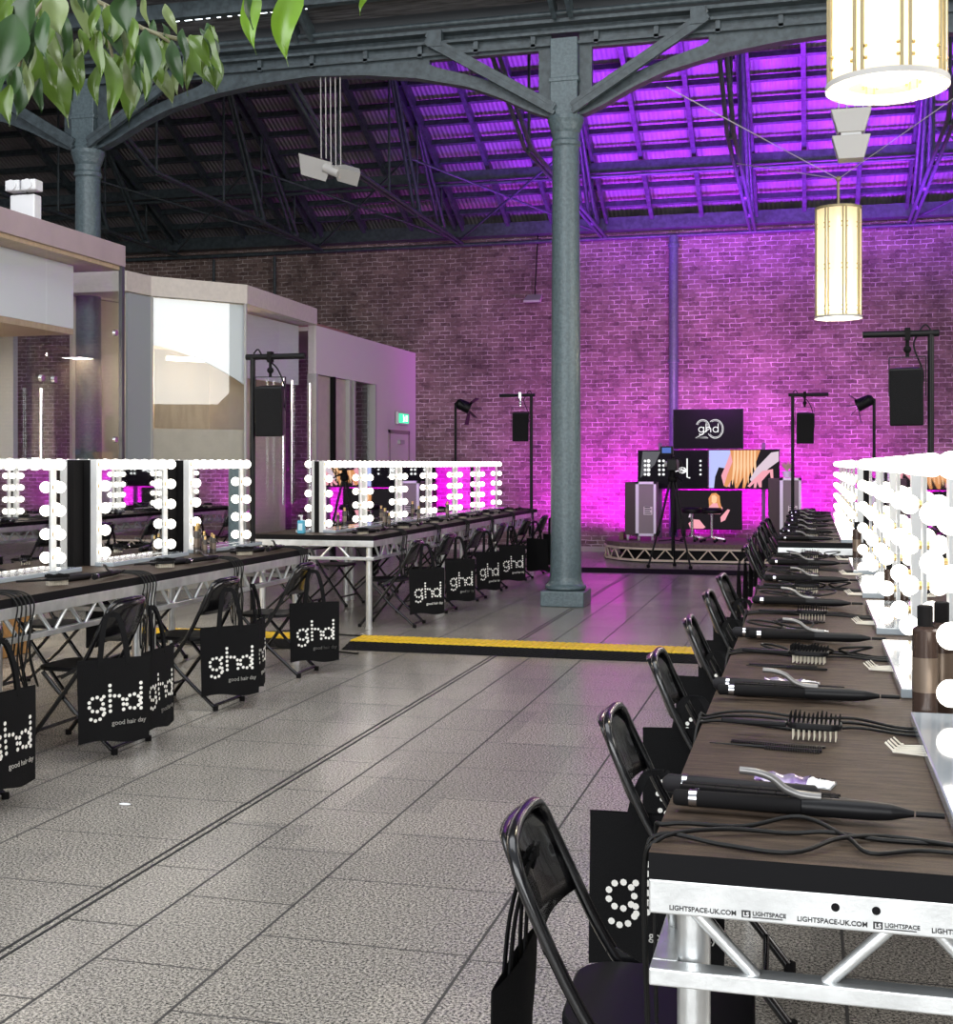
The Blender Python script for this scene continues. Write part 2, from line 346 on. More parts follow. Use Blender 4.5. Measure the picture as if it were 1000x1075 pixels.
# valley gutter with a slot of daylight along the louvres
struct(M().box((-19, 13.95, 6.42), (8, 14.4, 6.95)).build('trim_3', pm('gutter_lead', (.06,.065,.07), .6)))
slot = pm('daylight_slot', (1,1,1), .5, emis=(.85,.95,1), es=3)
for wi, (u0, u1, v0) in enumerate(((184, 330, 44), (612, 716, 7), (726, 758, 2))):
    wm = M(); n = 13 if u1-u0 > 60 else 4
    for i in range(n):
        ua = u0+(u1-u0)*i/n; ub = ua+(u1-u0)/n*random.uniform(.3, .85)
        (xa, za), (xb, zb) = atY(ua, v0, 13.4), atY(ub, v0, 13.4)
        za = {0: 6.67, 1: 6.67, 2: 6.67}[wi]
        hh = random.uniform(.012, .045)
        wm.box((xa, 13.35, za), (xb, 13.38, za+hh))
    struct(wm.build('window_%d' % (wi+1), slot))

# purlins, one by one
for i in range(10):
    t = .12+i*.43; y = WY-t; z = 5.85+SL*t-.10
    o = M().bar((-19, y, z), (8, y, z), .05, .10, up=(0, SL, 1)).build('roof_purlin', IRON)
    tag(o, 'dark steel purlin under the violet-lit roof, %s up the slope from the brick wall' % ['lowest','second','third','fourth','fifth','sixth','seventh','eighth','ninth','tenth'][i], 'roof beam', 'purlins of the violet roof')
o = M().bar((-19, 20.5, 6.35), (8, 20.5, 6.35), .10, .16).tube([(-19, 20.42, 6.2), (8, 20.42, 6.2)], .03).build('lateral_beam', IRON)
tag(o, 'long double steel beam running across all the trusses halfway up the violet roof', 'roof beam')
o = M().box((-19, WY-.28, 5.62), (8, WY, 5.84)).build('wall_plate', IRON)
tag(o, 'steel wall plate and gutter running along the top of the brick wall', 'roof beam')
o = M().tube([(-19, WY-.16, 5.50), (8, WY-.16, 5.50)], .035).build('eaves_pipe', IRON)
tag(o, 'thin pipe running the whole length of the brick wall just under the eaves', 'pipe')
NM = ['leftmost', 'second', 'third', 'fourth', 'fifth', 'sixth', 'rightmost']
# minor rafters
for i, x in enumerate([-13.0, -10.3, -9.4, -7.9, -7.0, -5.2, -4.4, -2.65, -1.8, -.1, .75, 2.5, 3.3]):
    y0, y1 = WY-.1, RY
    o = M().bar((x, y0, roofz(y0)-.13), (x, y1, roofz(y1)-.13), .07, .14).build('roof_rafter', IRON)
    tag(o, 'slim steel rafter sloping up under the roof sheets, %s counted from the left' % ['first','second','third','fourth','fifth','sixth','seventh','eighth','ninth','tenth','eleventh','twelfth','last'][i], 'roof beam', 'slim rafters between trusses')
tx = [-11.7, -8.8, -6.1, -3.5, -.95, 1.6, 4.2]
def truss(i, x):
    t = thing('roof_truss', 'steel roof truss with tie rods ending on the brick wall, %s in the line' % NM[i], 'truss', (x, WY, 0), 0, 'trusses of the violet roof')
    # local y runs back from the wall (negative)
    rz = lambda s: 5.85+SL*s-.16
    L = WY-RY
    m = M()
    for dx in (-.07, .07): m.bar((dx, -.1, rz(.1)), (dx, -L, rz(L)), .05, .17)
    m.build('principal_rafter', IRON, t)
    m = M()
    for dx in (-.07, .07): m.bar((dx, -L, rz(L)), (dx, -8.35, 6.35), .05, .17)
    m.build('principal_rafter', IRON, t)
    M().tube([(-.04, -.1, 5.52), (-.04, -6.4, 5.60), (-.04, -8.36, 6.34)], .028).tube([(.04, -.1, 5.52), (.04, -6.4, 5.60), (.04, -8.36, 6.34)], .028).build('tie_rod', IRON, t)
    for s in (1.4, 2.8, 4.2, 6.3):
        top = rz(s) if s <= L else RZ-.16-(s-L)*.42
        M().tube([(0, -s, 5.56), (0, -s, top)], .02).build('hanger_rod', IRON, t)
    for a, b in ((1.4, 2.8), (2.8, 4.2)):
        top = rz(b) if b <= L else RZ-.16-(b-L)*.42
        m = M()
        for dx in (-.05, .05): m.tube([(dx, -a, 5.60), (dx*.4, -b, top-.02)], .034, 6)
        m.ball((0, -a, 5.58), .075).build('strut', IRON, t)
    return t
for i, x in enumerate(tx): truss(i, x)
# diagonal wind braces in the plane of the roof (long thin rods crossing the trusses)
for i, (x0, x1) in enumerate(((-11.7, -8.8), (-8.8, -6.1), (-6.1, -3.5), (1.6, 4.2))):
    o = M().tube([(x0, 19.0, 6.35), (x1, 22.0, 5.55)], .02).tube([(x0, 22.0, 5.55), (x1, 19.0, 6.35)], .02).build('wind_brace', IRON)
    tag(o, 'pair of thin crossed bracing rods in the roof, %s between two trusses' % ['far left', 'left', 'middle', 'far right'][i], 'brace', 'crossed roof braces')
# near bay members
for i, x in enumerate([-8.7, -5.6, -2.6, .35]):
    m = M()
    for dx in (-.09, .09): m.bar((x+dx, 13.6, 6.45), (x+dx, 8, nearz(8)-.25), .05, .16)
    o = m.build('valley_rafter', IRON); tag(o, 'double steel rafter climbing towards the viewer above the arched girder, %s in view' % ['leftmost', 'second', 'third', 'rightmost'][i], 'roof beam', 'rafters of the near bay')
for i, y in enumerate((13.15, 12.6)):
    o = M().box((-19, y-.05, nearz(y)-.22), (8, y+.05, nearz(y)-.05)).build('roof_plank', PLANK if i else IRON)
    tag(o, ['dark beam lying just above and in front of the arched girder', 'brown timber plank across the near roof above the leaves'][i], 'roof beam')

# ---------------------------------------------------------------- columns and arched girders
GY = 13.78
def column(x, label):
    t = thing('iron_column', label, 'column', (x, GY, 0), 0, 'cast-iron columns')
    M().box((-.24,-.24,0), (.24,.24,.17)).build('plinth', COLM, t, bevel=.012)
    M().lathe((0,0,0), [(.20,.17),(.225,.19),(.225,.215),(.195,.24),(.18,.27),(.172,.31),(.168,.6),(.165,1.5),(.155,3.5),(.147,5.05)], 32).build('shaft', COLM, t)
    M().lathe((0,0,0), [(.147,5.02),(.165,5.04),(.165,5.08),(.15,5.1),(.15,5.17),(.165,5.2),(.185,5.27),(.20,5.31),(.20,5.35)], 32).build('capital', COLM, t)
    M().box((-.15,-.13,5.35), (.15,.13,6.2)).box((-.165,-.14,5.72), (.165,.14,5.77)).build('head_block', COLM, t, bevel=.008)
    return t
column(-2.6, 'tall blue-grey cast-iron column standing in the middle of the aisle')
column(-8.5, 'blue-grey cast-iron column rising behind the glass kiosk on the left')
def interp(tab, s):
    for (a, za), (b, zb) in zip(tab, tab[1:]):
        if s <= b: return za+(zb-za)*(s-a)/(b-a)
    return tab[-1][1]
INTR = [(0,5.36),(.2,5.38),(.4,5.46),(.75,5.64),(1.1,5.78),(1.7,5.92),(2.3,6.0),(2.95,6.04)]
EXTR = [(0,5.5),(.2,5.52),(.4,5.62),(.75,5.78),(1.1,5.9),(1.5,6.02),(1.8,6.2),(3,6.2)]
def girder(xc, label):
    t = thing('arched_girder', label, 'girder', (xc, GY, 0), 0, 'arched girders between the columns')
    m = M(); n = 40; half = 2.95; sp = lambda a, b, h: (a, h, b)
    for sgn in (-1, 1):
        for i in range(n):
            sa = .155+(half-.155)*i/n; sb = .155+(half-.155)*(i+1)/n
            xa, xb = sgn*(half-sa), sgn*(half-sb)
            ia, ib, ea, eb = interp(INTR, sa), interp(INTR, sb), interp(EXTR, sa), interp(EXTR, sb)
            def q(za, zb, zc, zd):
                m.prism([(xa,za),(xb,zb),(xb,zc),(xa,zd)], -.045, .045, f=sp)
            if sb < .36: q(ia, ib, 6.25, 6.25)
            elif ea < 6.06 and eb < 6.06: q(ia, ib, eb, ea); q(6.10, 6.10, 6.25, 6.25)
            else: q(ia, ib, 6.25, 6.25)
            m.prism([(xa,ia-.02),(xb,ib-.02),(xb,ib+.015),(xa,ia+.015)], -.075, .075, f=sp)
    m.build('arch_plate', IRON, t)
    m = M(); m.box((-half, -.13, 6.25), (half, .13, 6.28)).box((-half, -.10, 6.13), (half, -.045, 6.16))
    m.box((-half, -.16, 6.36), (half, .16, 6.40)).box((-half, -.02, 6.28), (half, .02, 6.36)).tube([(-half, -.2, 6.44), (half, -.2, 6.44)], .03)
    m.build('top_chord', IRON, t)
    for k in range(9):
        x = -half+.35+k*(2*half-.7)/8
        M().box((x-.025, -.10, 6.12), (x+.025, -.045, 6.25)).build('cleat', IRON, t)
    for sgn in (-1, 1):
        m = M()
        for dz in (-.05, .04): m.bar((sgn*(half-.10), -.16, 5.42+dz), (sgn*(half-1.55), -.16, 6.3+dz), .06, .045)
        m.bar((sgn*(half-.10), -.17, 5.42), (sgn*(half-1.55), -.17, 6.3), .03, .10)
        m.box((sgn*(half-1.45)-.08, -.2, 6.2), (sgn*(half-1.45)+.08, -.1, 6.38)).build('diagonal_brace', IRON, t)
    return t
girder(-5.55, 'arched iron girder spanning from the left column to the middle column')
girder(.35, 'arched iron girder springing right from the middle column past the big lantern')
girder(-11.45, 'arched iron girder running off left behind the leaves')

o = M().tube([(-2.29, 22.16, .1), (-2.29, 22.16, 5.5)], .08, 16).tube([(-2.29,22.16,5.3),(-2.29,22.16,5.36)], .10, 16).tube([(-2.29,22.16,3.3),(-2.29,22.16,3.36)], .10, 16).build('drain_pipe', COLM)
tag(o, 'blue-grey cast-iron rainwater pipe running down the brick wall behind the screens', 'pipe')
for i, x in enumerate((-11.0, -9.75)):
    o = M().tube([(x, 22.2, 3.3), (x, 22.2, 5.45)], .03).build('conduit', IRON); tag(o, 'thin grey conduit on the brick wall above the kiosks, %s of two' % ['left', 'right'][i], 'pipe', 'conduits on the wall')
t = thing('wall_flood_lamp', 'small violet-lit flood lamp hanging on the brick wall left of the middle column', 'lamp', (-4.75, 22.1, 4.4))
M().add([(-.15,-.16,0),(.15,-.16,0),(.12,.1,.03),(-.12,.1,.03),(-.15,-.16,.04),(.15,-.16,.04),(.13,.1,.17),(-.13,.1,.17)], [(0,3,2,1),(4,5,6,7),(0,1,5,4),(1,2,6,5),(2,3,7,6),(3,0,4,7)]).build('housing', LGTG, t)
M().tube([(0,.1,.15),(.05,.14,1.3)], .012).build('cable', CABLE, t)

# ---------------------------------------------------------------- kiosks
FX = -6.9
t = thing('glass_kiosk', 'nearest glass-fronted kiosk with a mauve fascia on the left', 'kiosk', (FX, 0, 0))
k1 = t
M().box((-3.6, 2.5, 3.60), (0, 11.9, 3.82)).build('fascia', MAUVE, t, bevel=.004)
M().box((-3.55, 2.5, 3.56), (-.03, 11.85, 3.598)).build('soffit', WOOD, t)
M().box((-.45, 2.5, 2.92), (-.33, 11.45, 3.558)).build('bulkhead', PALEW, t)
M().box((-2.6, 2.5, 2.86), (-.33, 11.45, 2.918)).build('inner_ceiling', WOOD, t)
M().box((-2.7, 2.5, 0), (-2.6, 10.2, 2.86)).build('inner_wall', CREAM, t)
M().box((-1.9, 10.1, 0), (-.9, 10.2, 2.86)).build('partition', WOOD, t)
M().box((-2.0, 11.7, 0), (-1.2, 11.78, 3.56)).build('end_panel', GREYP, t)
for y0, y1 in ((2.5, 4.9), (4.92, 7.6), (7.62, 10.55), (10.57, 11.85)):
    M().box((-.06, y0, 0), (-.05, y1, 3.58)).build('glass_pane', GLASS, t)
M().box((-1.15, 11.86, 0), (-.06, 11.87, 3.58)).build('glass_pane', GLASS, t)
M().box((-.04, 11.83, 0), (0, 11.88, 3.6)).build('corner_post', pm('dark_channel', (.12,.12,.13), .4, .5), t)
for y in (10.35, 8.95, 8.75, 8.55):
    M().tube([(.03, y, .95), (.03, y, 2.25 if y > 10 else 1.72)], .018).tube([(.03,y,1.1),(-.06,y,1.1)], .012).tube([(.03,y,1.6),(-.06,y,1.6)], .012).build('pull_handle', CHROME, t)
for y, z in ((10.65, 2.35), (10.45, 2.35), (9.3, 2.45), (9.6, 2.44), (11.75, 2.9), (11.75, 1.8)):
    M().lathe((-.045, y, z), [(.035,0),(.03,.03)], 12, axis='x').build('glass_stud', CHROME, t)
light('kiosk_fill_light', 'AREA', (-8.4, 8.5, 2.8), (-8.4, 8.5, 0), 230, (1,.9,.75), shape='RECTANGLE', size=.25, size_y=4)  # added fill that brightens the kiosk interior; no lamp is modelled
t = thing('emergency_light', 'white twin-head emergency light on the roof of the nearest kiosk', 'lamp', (-7.1, 10.45, 3.82))
M().box((-.13,-.06,0), (.13,.06,.24)).build('housing', WHITE, t, bevel=.012)
for x in (-.08, .09): M().box((x-.075,-.10,.27), (x+.075,.03,.37)).lathe((x,-.1,.32), [(.045,0),(.05,-.02),(.0,-.02)], 14, axis='y').build('lamp_head', WHITE, t, bevel=.01)

P = [(-7.76,13.4), (-7.70,13.87), (-6.9,14.86), (-6.97,17.4), (-10.0,17.4), (-10.0,13.4)]
t = thing('glass_kiosk', 'faceted corner kiosk with a pale fascia and a lit back room', 'kiosk', (0,0,0))
CXY = (-8.3, 15.4)
fa = pm('pale_fascia', (.66,.60,.54), .45, noise_amt=.05)
M().prism(P[::-1], 3.58, 3.82).build('fascia', [fa], t, bevel=.003)
Q = [(x+(CXY[0]-x)*.02, y+(CXY[1]-y)*.02) for x, y in P]
def facet(a, b, z0, z1, th, name, mat, lower=None, off=0.0):
    a, b = Vector((*a,0)), Vector((*b,0)); d = (b-a).normalized(); n = Vector((d.y,-d.x,0)); a = a-n*off; b = b-n*off; m = M()
    K = 10
    for i in range(K):
        p, q = a+(b-a)*i/K, a+(b-a)*(i+1)/K
        lz0 = lower(i/K) if lower else z0; lz1 = lower((i+1)/K) if lower else z0
        m.add([p+Vector((0,0,lz0)), q+Vector((0,0,lz1)), q+Vector((0,0,z1)), p+Vector((0,0,z1)), p-n*th+Vector((0,0,lz0)), q-n*th+Vector((0,0,lz1)), q-n*th+Vector((0,0,z1)), p-n*th+Vector((0,0,z1))],
              [(0,1,2,3),(7,6,5,4),(0,4,5,1),(3,2,6,7)]+([(0,3,7,4)] if i == 0 else [])+([(1,5,6,2)] if i == K-1 else []))
    return m.build(name, mat, t)
facet(Q[0], Q[1], 0, 3.57, .03, 'side_panel', GREYP)
facet(Q[1], Q[2], 0, 3.57, .03, 'reflection_panel', PALEW, lower=lambda s: 3.0-.32*s*s-.12*s, off=.05)  # pale shape with a curved edge stands in for a reflection on the glass
facet(Q[1], Q[2], 0, 1.98, .03, 'lower_panel', CREAM, off=.05)
facet(Q[1], Q[2], 0, 3.57, .01, 'glass_pane', GLASS)
facet(Q[2], (Q[3][0], 16.1), 0, 3.57, .01, 'glass_pane', GLASS)
facet((Q[3][0], 16.12), Q[3], 0, 3.57, .01, 'glass_pane', GLASS)
facet((-8.6,13.6), (-7.45,17.35), 0, 3.57, .05, 'inner_wall', CREAM)
facet((-8.0,14.5), (-7.5,15.0), 2.0, 3.0, .02, 'cupboard_front', WOOD)
facet((-7.3,15.6), (-7.22,17.3), 2.7, 3.56, .05, 'inner_bulkhead', PALEW)
for y in (15.95, 16.25, 16.9): M().tube([(-6.88,y,1.0), (-6.88,y,2.7)], .02).build('pull_handle', CHROME, t)
M().bar((-7.72,14.3,2.86), (-7.3,14.75,2.86), .07, .05).build('ceiling_tube_lamp', LGLOW, t)
for i in (1, 2): M().box((Q[i][0]-.015,Q[i][1]-.015,0), (Q[i][0]+.015,Q[i][1]+.015,3.58)).build('corner_post', LGTG, t)
light('kiosk_lamp_light', 'POINT', (-7.75, 15.0, 2.6), (0,0,0), 16, (1,.78,.5), shadow_soft_size=.15)

PW = pm('white_partition', (.80,.74,.72), .6)
t = thing('partition_block', 'low white-walled room with glazed doors between the corner kiosk and the brick wall', 'kiosk', (-7.0, 0, 0))
m = M(); m.box((-.12, 17.42, 2.87), (0, WY-.01, 3.58)).box((-.12, 20.05, 0), (0, WY-.01, 2.87)).box((-3.5,17.42,3.5), (-.125,WY-.01,3.56)); m.build('wall_panel', PW, t)
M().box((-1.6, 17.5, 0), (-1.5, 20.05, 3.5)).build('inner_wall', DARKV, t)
for y0, y1, mt in ((17.45, 18.15, CREAM), (18.2, 18.8, CREAM)): M().box((-.09, y0, .02), (-.05, y1, 2.86)).build('door_leaf', mt, t)
for y in (17.42, 18.15, 18.82, 19.02, 20.03): M().box((-.12, y-.035, 0), (.02, y+.035, 2.87)).build('door_post', LGTG if y != 18.15 else MATTE, t)
M().box((-.1,19.06,.02), (-.08,19.99,2.86)).build('glass_door', GLASS, t)
M().box((-.7,19.06,.0), (-.6,19.99,2.86)).build('dark_opening_sheet', DARKV, t)  # near-black sheet added to stand for the unlit opening
for (xx, z) in ((.02, 2.1),): M().box((0,20.72,0), (.02,20.78,2.14)).box((0,21.82,0), (.02,21.88,2.14)).box((0,20.72,2.08), (.02,21.88,2.14)).build('door_frame', pm('mauve_frame', (.40,.30,.32), .5), t)
M().box((.0,20.79,0), (.012,21.81,2.075)).build('door_leaf', PW, t); M().box((.012,21.2,1.9), (.06,21.45,1.97)).build('door_closer', LGTG, t)
for i in range(4): M().box((-2.0, 17.6+i*.05, 3.58+i*.035), (-.35, 20.3-i*.2, 3.61+i*.035)).build('roof_board', pm('pink_board', (.42,.20,.17), .7), t)
t = thing('exit_sign', 'small green running-man exit sign above the far-left white door', 'sign', (-6.98, 21.37, 2.24))
M().box((0,-.30,0), (.05,.30,.22)).build('housing', WHITE, t, bevel=.006)
EX = pm('exit_green', (.03,.35,.15), .4, emis=(.05,.9,.35), es=1.2)
M().box((.05,-.27,.03), (.054,.27,.19)).build('lit_panel', EX, t)
WEM = pm('exit_white', (.9,.95,.9), .4, emis=(.9,1,.9), es=1.5)
m = M(); m.ball((.057,-.03,.158), (.003,.018,.018)); m.bar((.057,-.03,.14),(.057,0.0,.09),.006,.028).bar((.057,0,.09),(.057,-.05,.05),.006,.014).bar((.057,0,.09),(.057,.05,.06),.006,.014).bar((.057,-.03,.13),(.057,.03,.12),.006,.012)
m.add([(.057,.09,.06),(.057,.2,.06),(.057,.2,.165),(.057,.09,.165)], [(0,1,2,3)]); m.build('running_figure', WEM, t)

# ---------------------------------------------------------------- stage
t = thing('stage', 'low stage with a dark carpet top and white truss skirt before the brick wall', 'stage', (-3.4, 20.0, 0))
pl = [(1.0,0),(6.4,0),(6.4,1.9),(.1,1.9),(.1,1.0),(.2,.6),(.45,.25),(.7,.08)]
M().prism(pl, .235, .30).build('deck', pm('stage_carpet', (.16,.11,.10), .8, noise_amt=.2), t)
SW = pm('stage_white', (.78,.66,.52), .5)
edge = [(.1,1.9),(.1,1.0),(.2,.6),(.45,.25),(.7,.08),(1.0,0),(6.4,0)]
m = M()
for a, b in zip(edge, edge[1:]):
    m.bar((a[0],a[1],.215), (b[0],b[1],.215), .04, .03); m.bar((a[0],a[1],.035), (b[0],b[1],.035), .04, .03)
m.build('skirt_rail', SW, t)
def along(edge, s):
    for a, b in zip(edge, edge[1:]):
        l = math.hypot(b[0]-a[0], b[1]-a[1])
        if s <= l: return (a[0]+(b[0]-a[0])*s/l, a[1]+(b[1]-a[1])*s/l)
        s -= l
    return edge[-1]
s = .1; k = 0
while s < 7.8:
    a, b = along(edge, s), along(edge, s+.15); z0, z1 = (.04,.21) if k % 2 == 0 else (.21,.04)
    M().tube([(a[0],a[1],z0), (b[0],b[1],z1)], .012, 6).build('skirt_brace', SW, t); s += .15+(.03 if k % 2 else 0); k += 1
M().prism([(.9,.3),(6.3,.3),(6.3,1.8),(.4,1.8),(.4,.9)], .0, .23).build('core', DARKV, t)

# ---------------------------------------------------------------- screens
def em(name, c, e=1.0): return pm(name, (.0,.0,.0), .5, emis=c, es=e, spec=.05)
SBG = pm('screen_black', (.004,.004,.005), .3, spec=.05)
E_W = em('screen_white', (.95,.95,.95), 1.0)
def text_mesh(txt, size, mat, name, parent, loc, rot, bold=0, align='CENTER', sx=1):
    c = bpy.data.curves.new('t', 'FONT'); c.body = txt; c.size = size; c.align_x = align; c.offset = bold; c.extrude = .0006; c.resolution_u = 3
    to = bpy.data.objects.new('t', c); COL.objects.link(to); dg = bpy.context.evaluated_depsgraph_get(); dg.update()
    me = bpy.data.meshes.new_from_object(to.evaluated_get(dg)); bpy.data.objects.remove(to); bpy.data.curves.remove(c)
    me.name = name; me.materials.clear(); me.materials.append(mat)
    o = bpy.data.objects.new(name, me); COL.objects.link(o); o.parent = parent; o.location = loc; o.rotation_euler = rot; o.scale = (sx, 1, 1)
    return o
class Sc:
    def __init__(s, t, p): s.t = t; s.p = p
def screen(label, x0, z0, x1, z1, y=21.4):
    t = thing('display_screen', label, 'screen', ((x0+x1)/2, y, z0), 0, 'flat screens over the stage')
    W, H = x1-x0, z1-z0
    M().box((-W/2,0,0), (W/2,.06,H)).build('bezel', BLKP, t, bevel=.004)
    pn = M().box((-W/2+.012,-.003,.012), (W/2-.012,.0,H-.012)).build('panel', SBG, t); t = Sc(t, pn)
    m = M(); m.box((-.2,.06,H*.3), (.2,.12,H*.7)).build('wall_bracket', MATTE, t.t)
    return t.p, W, H
def pic(t, polys, mats, name='picture'):
    m = M()
    for k, (mi, pts) in enumerate(polys): m.add([(a, -.005-.0006*k, b) for a, b in pts], [tuple(range(len(pts)))], mi)
    return m.build(name, mats, t)
def stroke(pts, wd, y=-.006):
    return pts
t, W, H = screen('topmost screen, black with an outlined 20 and the ghd lettering', -2.22, 1.80, -1.07, 2.46)
m = M()
def arcp(cx, cz, rx, rz, a0, a1, n=14): return [(cx+rx*math.cos(R(a0+(a1-a0)*i/n)), -.007, cz+rz*math.sin(R(a0+(a1-a0)*i/n))) for i in range(n+1)]
c0 = H/2
m.tube(arcp(-.085,c0+.03,.11,.125,160,-15)+[(-.20,-.007,c0-.15),(.0,-.007,c0-.15)], .0045, 6).tube(arcp(-.085,c0+.03,.09,.105,160,-15)+[(-.15,-.007,c0-.13),(-.02,-.007,c0-.13)], .003, 6)
m.tube(arcp(.12,c0,.13,.155,130,-150,24), .0045, 6).tube(arcp(.12,c0,.11,.135,120,-140,24), .003, 6).build('number_outline', E_W, t)
m = M(); g0 = c0-.01; q = .0065
m.tube(arcp(-.11,g0,.042,.042,0,360), q, 6).tube([(-.068,-.009,g0+.045),(-.068,-.009,g0-.05)]+arcp(-.108,g0-.05,.04,.035,0,-150,8), q, 6)
m.tube([(-.03,-.009,g0+.10),(-.03,-.009,g0-.045)], q, 6).tube([(-.03,-.009,g0)]+arcp(.008,g0,.038,.042,180,0,8)+[(.046,-.009,g0-.045)], q, 6)
m.tube(arcp(.125,g0,.042,.042,0,360), q, 6).tube([(.167,-.009,g0+.10),(.167,-.009,g0-.045)], q, 6).build('lettering', E_W, t)
t, W, H = screen('screen on the left of the middle pair, black with rows of white dots', -2.81, 1.135, -1.645, 1.78)
m = M()
for cx, cols, r in ((-.46, 1, .022), (-.40, 1, .03), (-.22, 2, .022), (.46, 1, .018)):
    for c in range(cols):
        for k in range(4):
            z = H*.72-k*.075; m.lathe((cx+c*.07, -.006, z), [(r, 0), (r*.9, -.002)], 12, axis='y')
m.build('dots', E_W, t)
m = M(); m.tube([(.24,-.006,H*.78),(.24,-.006,H*.3),(.29,-.006,H*.28)], .011, 6).tube([(.02,-.006,H*.45),(.12,-.006,H*.50),(.24,-.006,H*.45)], .02, 6).tube(arcp(.16,H*.48,.06,.045,0,360), .010, 6)
m.build('lettering', E_W, t)
gx = em('screen_grey', (.10,.10,.11), 1.0)
pic(t, [(0, [(-.54,.18),(-.30,.40),(-.20,H-.02),(-.50,H-.02)])], [gx], 'grey_sweep')
t, W, H = screen('screen on the right of the middle pair, showing long blonde hair and a tattooed arm', -1.64, 1.135, -.49, 1.79)
hm = [em('pic_blue', (.42,.46,.78), 1), em('pic_dark', (.012,.01,.012), 1), em('pic_hair', (.62,.26,.10), 1), em('pic_hairlight', (.85,.52,.30), 1), em('pic_skin', (.75,.32,.38), 1), em('pic_lace', (.60,.48,.56), 1)]
w2, h2 = W/2-.012, H-.014
polys = [(0, [(-w2,.014),(-.25,.014),(-.1,h2),(-w2,h2)]), (1, [(-.1,.014),(w2,.014),(w2,h2),(-.05,h2)]),
         (1, [(-w2+.08,.014),(-.1,.014),(-.06,.3),(-w2+.16,.36),(-w2+.10,.2)]),
         (4, [(-w2+.2,.22),(-w2+.24,.06),(-w2+.34,.03),(-.2,.2),(-.1,.5),(-.2,h2),(-.28,.42)])]
polys += [(2, [(-.22,h2),(.27,h2),(.20,.45),(.10,.25),(.02,.014),(-.02,.014),(0,.2),(-.10,.014),(-.14,.014),(-.16,.2),(-.27,.03),(-.32,.05),(-.26,.25),(-.18,.45)])]
for k in range(7):
    x = -.16+k*.055; polys.append((3, [(x,h2),(x+.025,h2),(x+.03,.35),(x-.02+.01*k,.06+.03*(k%3)),(x-.03+.01*k,.1),(x-.01,.4)]))
polys += [(5, [(w2,h2-.02),(w2-.12,h2-.04),(.20,.34),(.10,.16),(.14,.10),(.2,.12),(.28,.2),(.40,.34),(w2,.46)]),
          (4, [(.14,.14),(.06,.05),(.10,.03),(.17,.1),(.16,.02),(.20,.02),(.22,.12),(.25,.03),(.29,.03),(.29,.13),(.42,.28),(.45,.10),(.48,.10),(.47,.33),(.30,.30)])]
pic(t, polys, hm)
t, W, H = screen('lowest screen, showing a seated woman with long blonde hair on black', -2.24, .46, -1.09, 1.11)
w2, h2 = W/2, H
polys = [(1, [(-w2+.014,.014),(w2-.014,.014),(w2-.014,h2-.014),(-w2+.014,h2-.014)]),
 (4, [(-.27,.02),(-.30,.10),(-.22,.17),(-.12,.16),(-.02,.04),(-.06,.014),(-.20,.014)]),
 (4, [(.02,.22),(.04,.40),(.10,.44),(.20,.44),(.26,.36),(.20,.20)]),
 (2, [(.04,.38),(.03,.52),(.08,.60),(.15,.61),(.21,.56),(.22,.46),(.25,.32),(.20,.36),(.17,.44),(.10,.44)]),
 (3, [(.08,.46),(.08,.56),(.13,.575),(.17,.54),(.16,.46),(.12,.43)]),
 (4, [(.20,.18),(.34,.34),(.38,.33),(.30,.16),(.22,.12)]),
 (5, [(-.30,.20),(-.24,.20),(-.22,.25),(-.28,.26)]),
 (1, [(.02,.014),(.02,.26),(.22,.26),(.24,.014)])]
pic(t, polys, hm)
# floor-standing screen stands
for i, x in enumerate((-2.45, -.75)):
    o = M().box((x-.03,21.53,.3), (x+.03,21.59,1.9)).build('screen_post', pm('post_steel', (.12,.10,.12), .5, .5)); tag(o, '%s black upright of the screen support behind the screens' % ['left', 'right'][i], 'post', 'screen support uprights')

# cases on stage
def flight_case(x, z0, h, label, right=False):
    t = thing('flight_case', label, 'case', (x, 20.8, .30), 0)
    M().box((-.25,-.1,.09), (-.06,.30,h)).build('case_side', pm('case_dark', (.045,.02,.025), .5), t, bevel=.006)
    M().box((-.06,-.12,.09), (.25,.30,h)).build('case_face', pm('case_grey', (.24,.22,.20), .6), t)
    m = M()
    for a, b in (((-.07,-.14,.08),(-.02,-.10,h+.01)), ((.22,-.14,.08),(.26,-.10,h+.01)), ((-.07,-.14,.08),(.26,-.10,.12)), ((-.07,-.14,h-.03),(.26,-.10,h+.01))): m.box(a, b)
    m.build('case_trim', WHITE, t)
    M().box((.06,-.126,h*.5-.05), (.2,-.118,h*.5+.08)).build('label_plate', pm('plate', (.75,.72,.66), .5), t)
    m = M(); [m.box((.075,-.13,h*.5-.035+k*.032), (.185-.02*(k%2),-.125,h*.5-.02+k*.032)) for k in range(4)]; m.build('plate_print', MATTE, t)
    for cx in (-.2, -.02, .2):
        M().lathe((cx,-.08,.04), [(.04,-.015),(.04,.015)], 12, axis='x').box((cx-.02,-.1,.06), (cx+.02,-.05,.095)).build('castor', LGTG, t)
    return t
flight_case(-2.68, .3, .95, 'tall white-trimmed flight case on castors left of the screens')
flight_case(-.40, .3, 1.02, 'tall white-trimmed flight case on castors right of the screens')
t = thing('potted_plant', 'small pale plant in a pot on top of the right-hand flight case', 'plant', (-.36, 20.85, 1.335))
M().lathe((0,0,0), [(.06,0),(.08,.1)], 14).build('pot', WHITE, t)
m = M()
for k in range(14):
    a = k*2.4; m.add([(0,0,.09),(.05*math.cos(a)+.02,.05*math.sin(a),.16),(.10*math.cos(a),.10*math.sin(a),.22+.03*(k%3)),(.05*math.cos(a)-.02,.05*math.sin(a)+.02,.17)], [(0,1,2,3)])
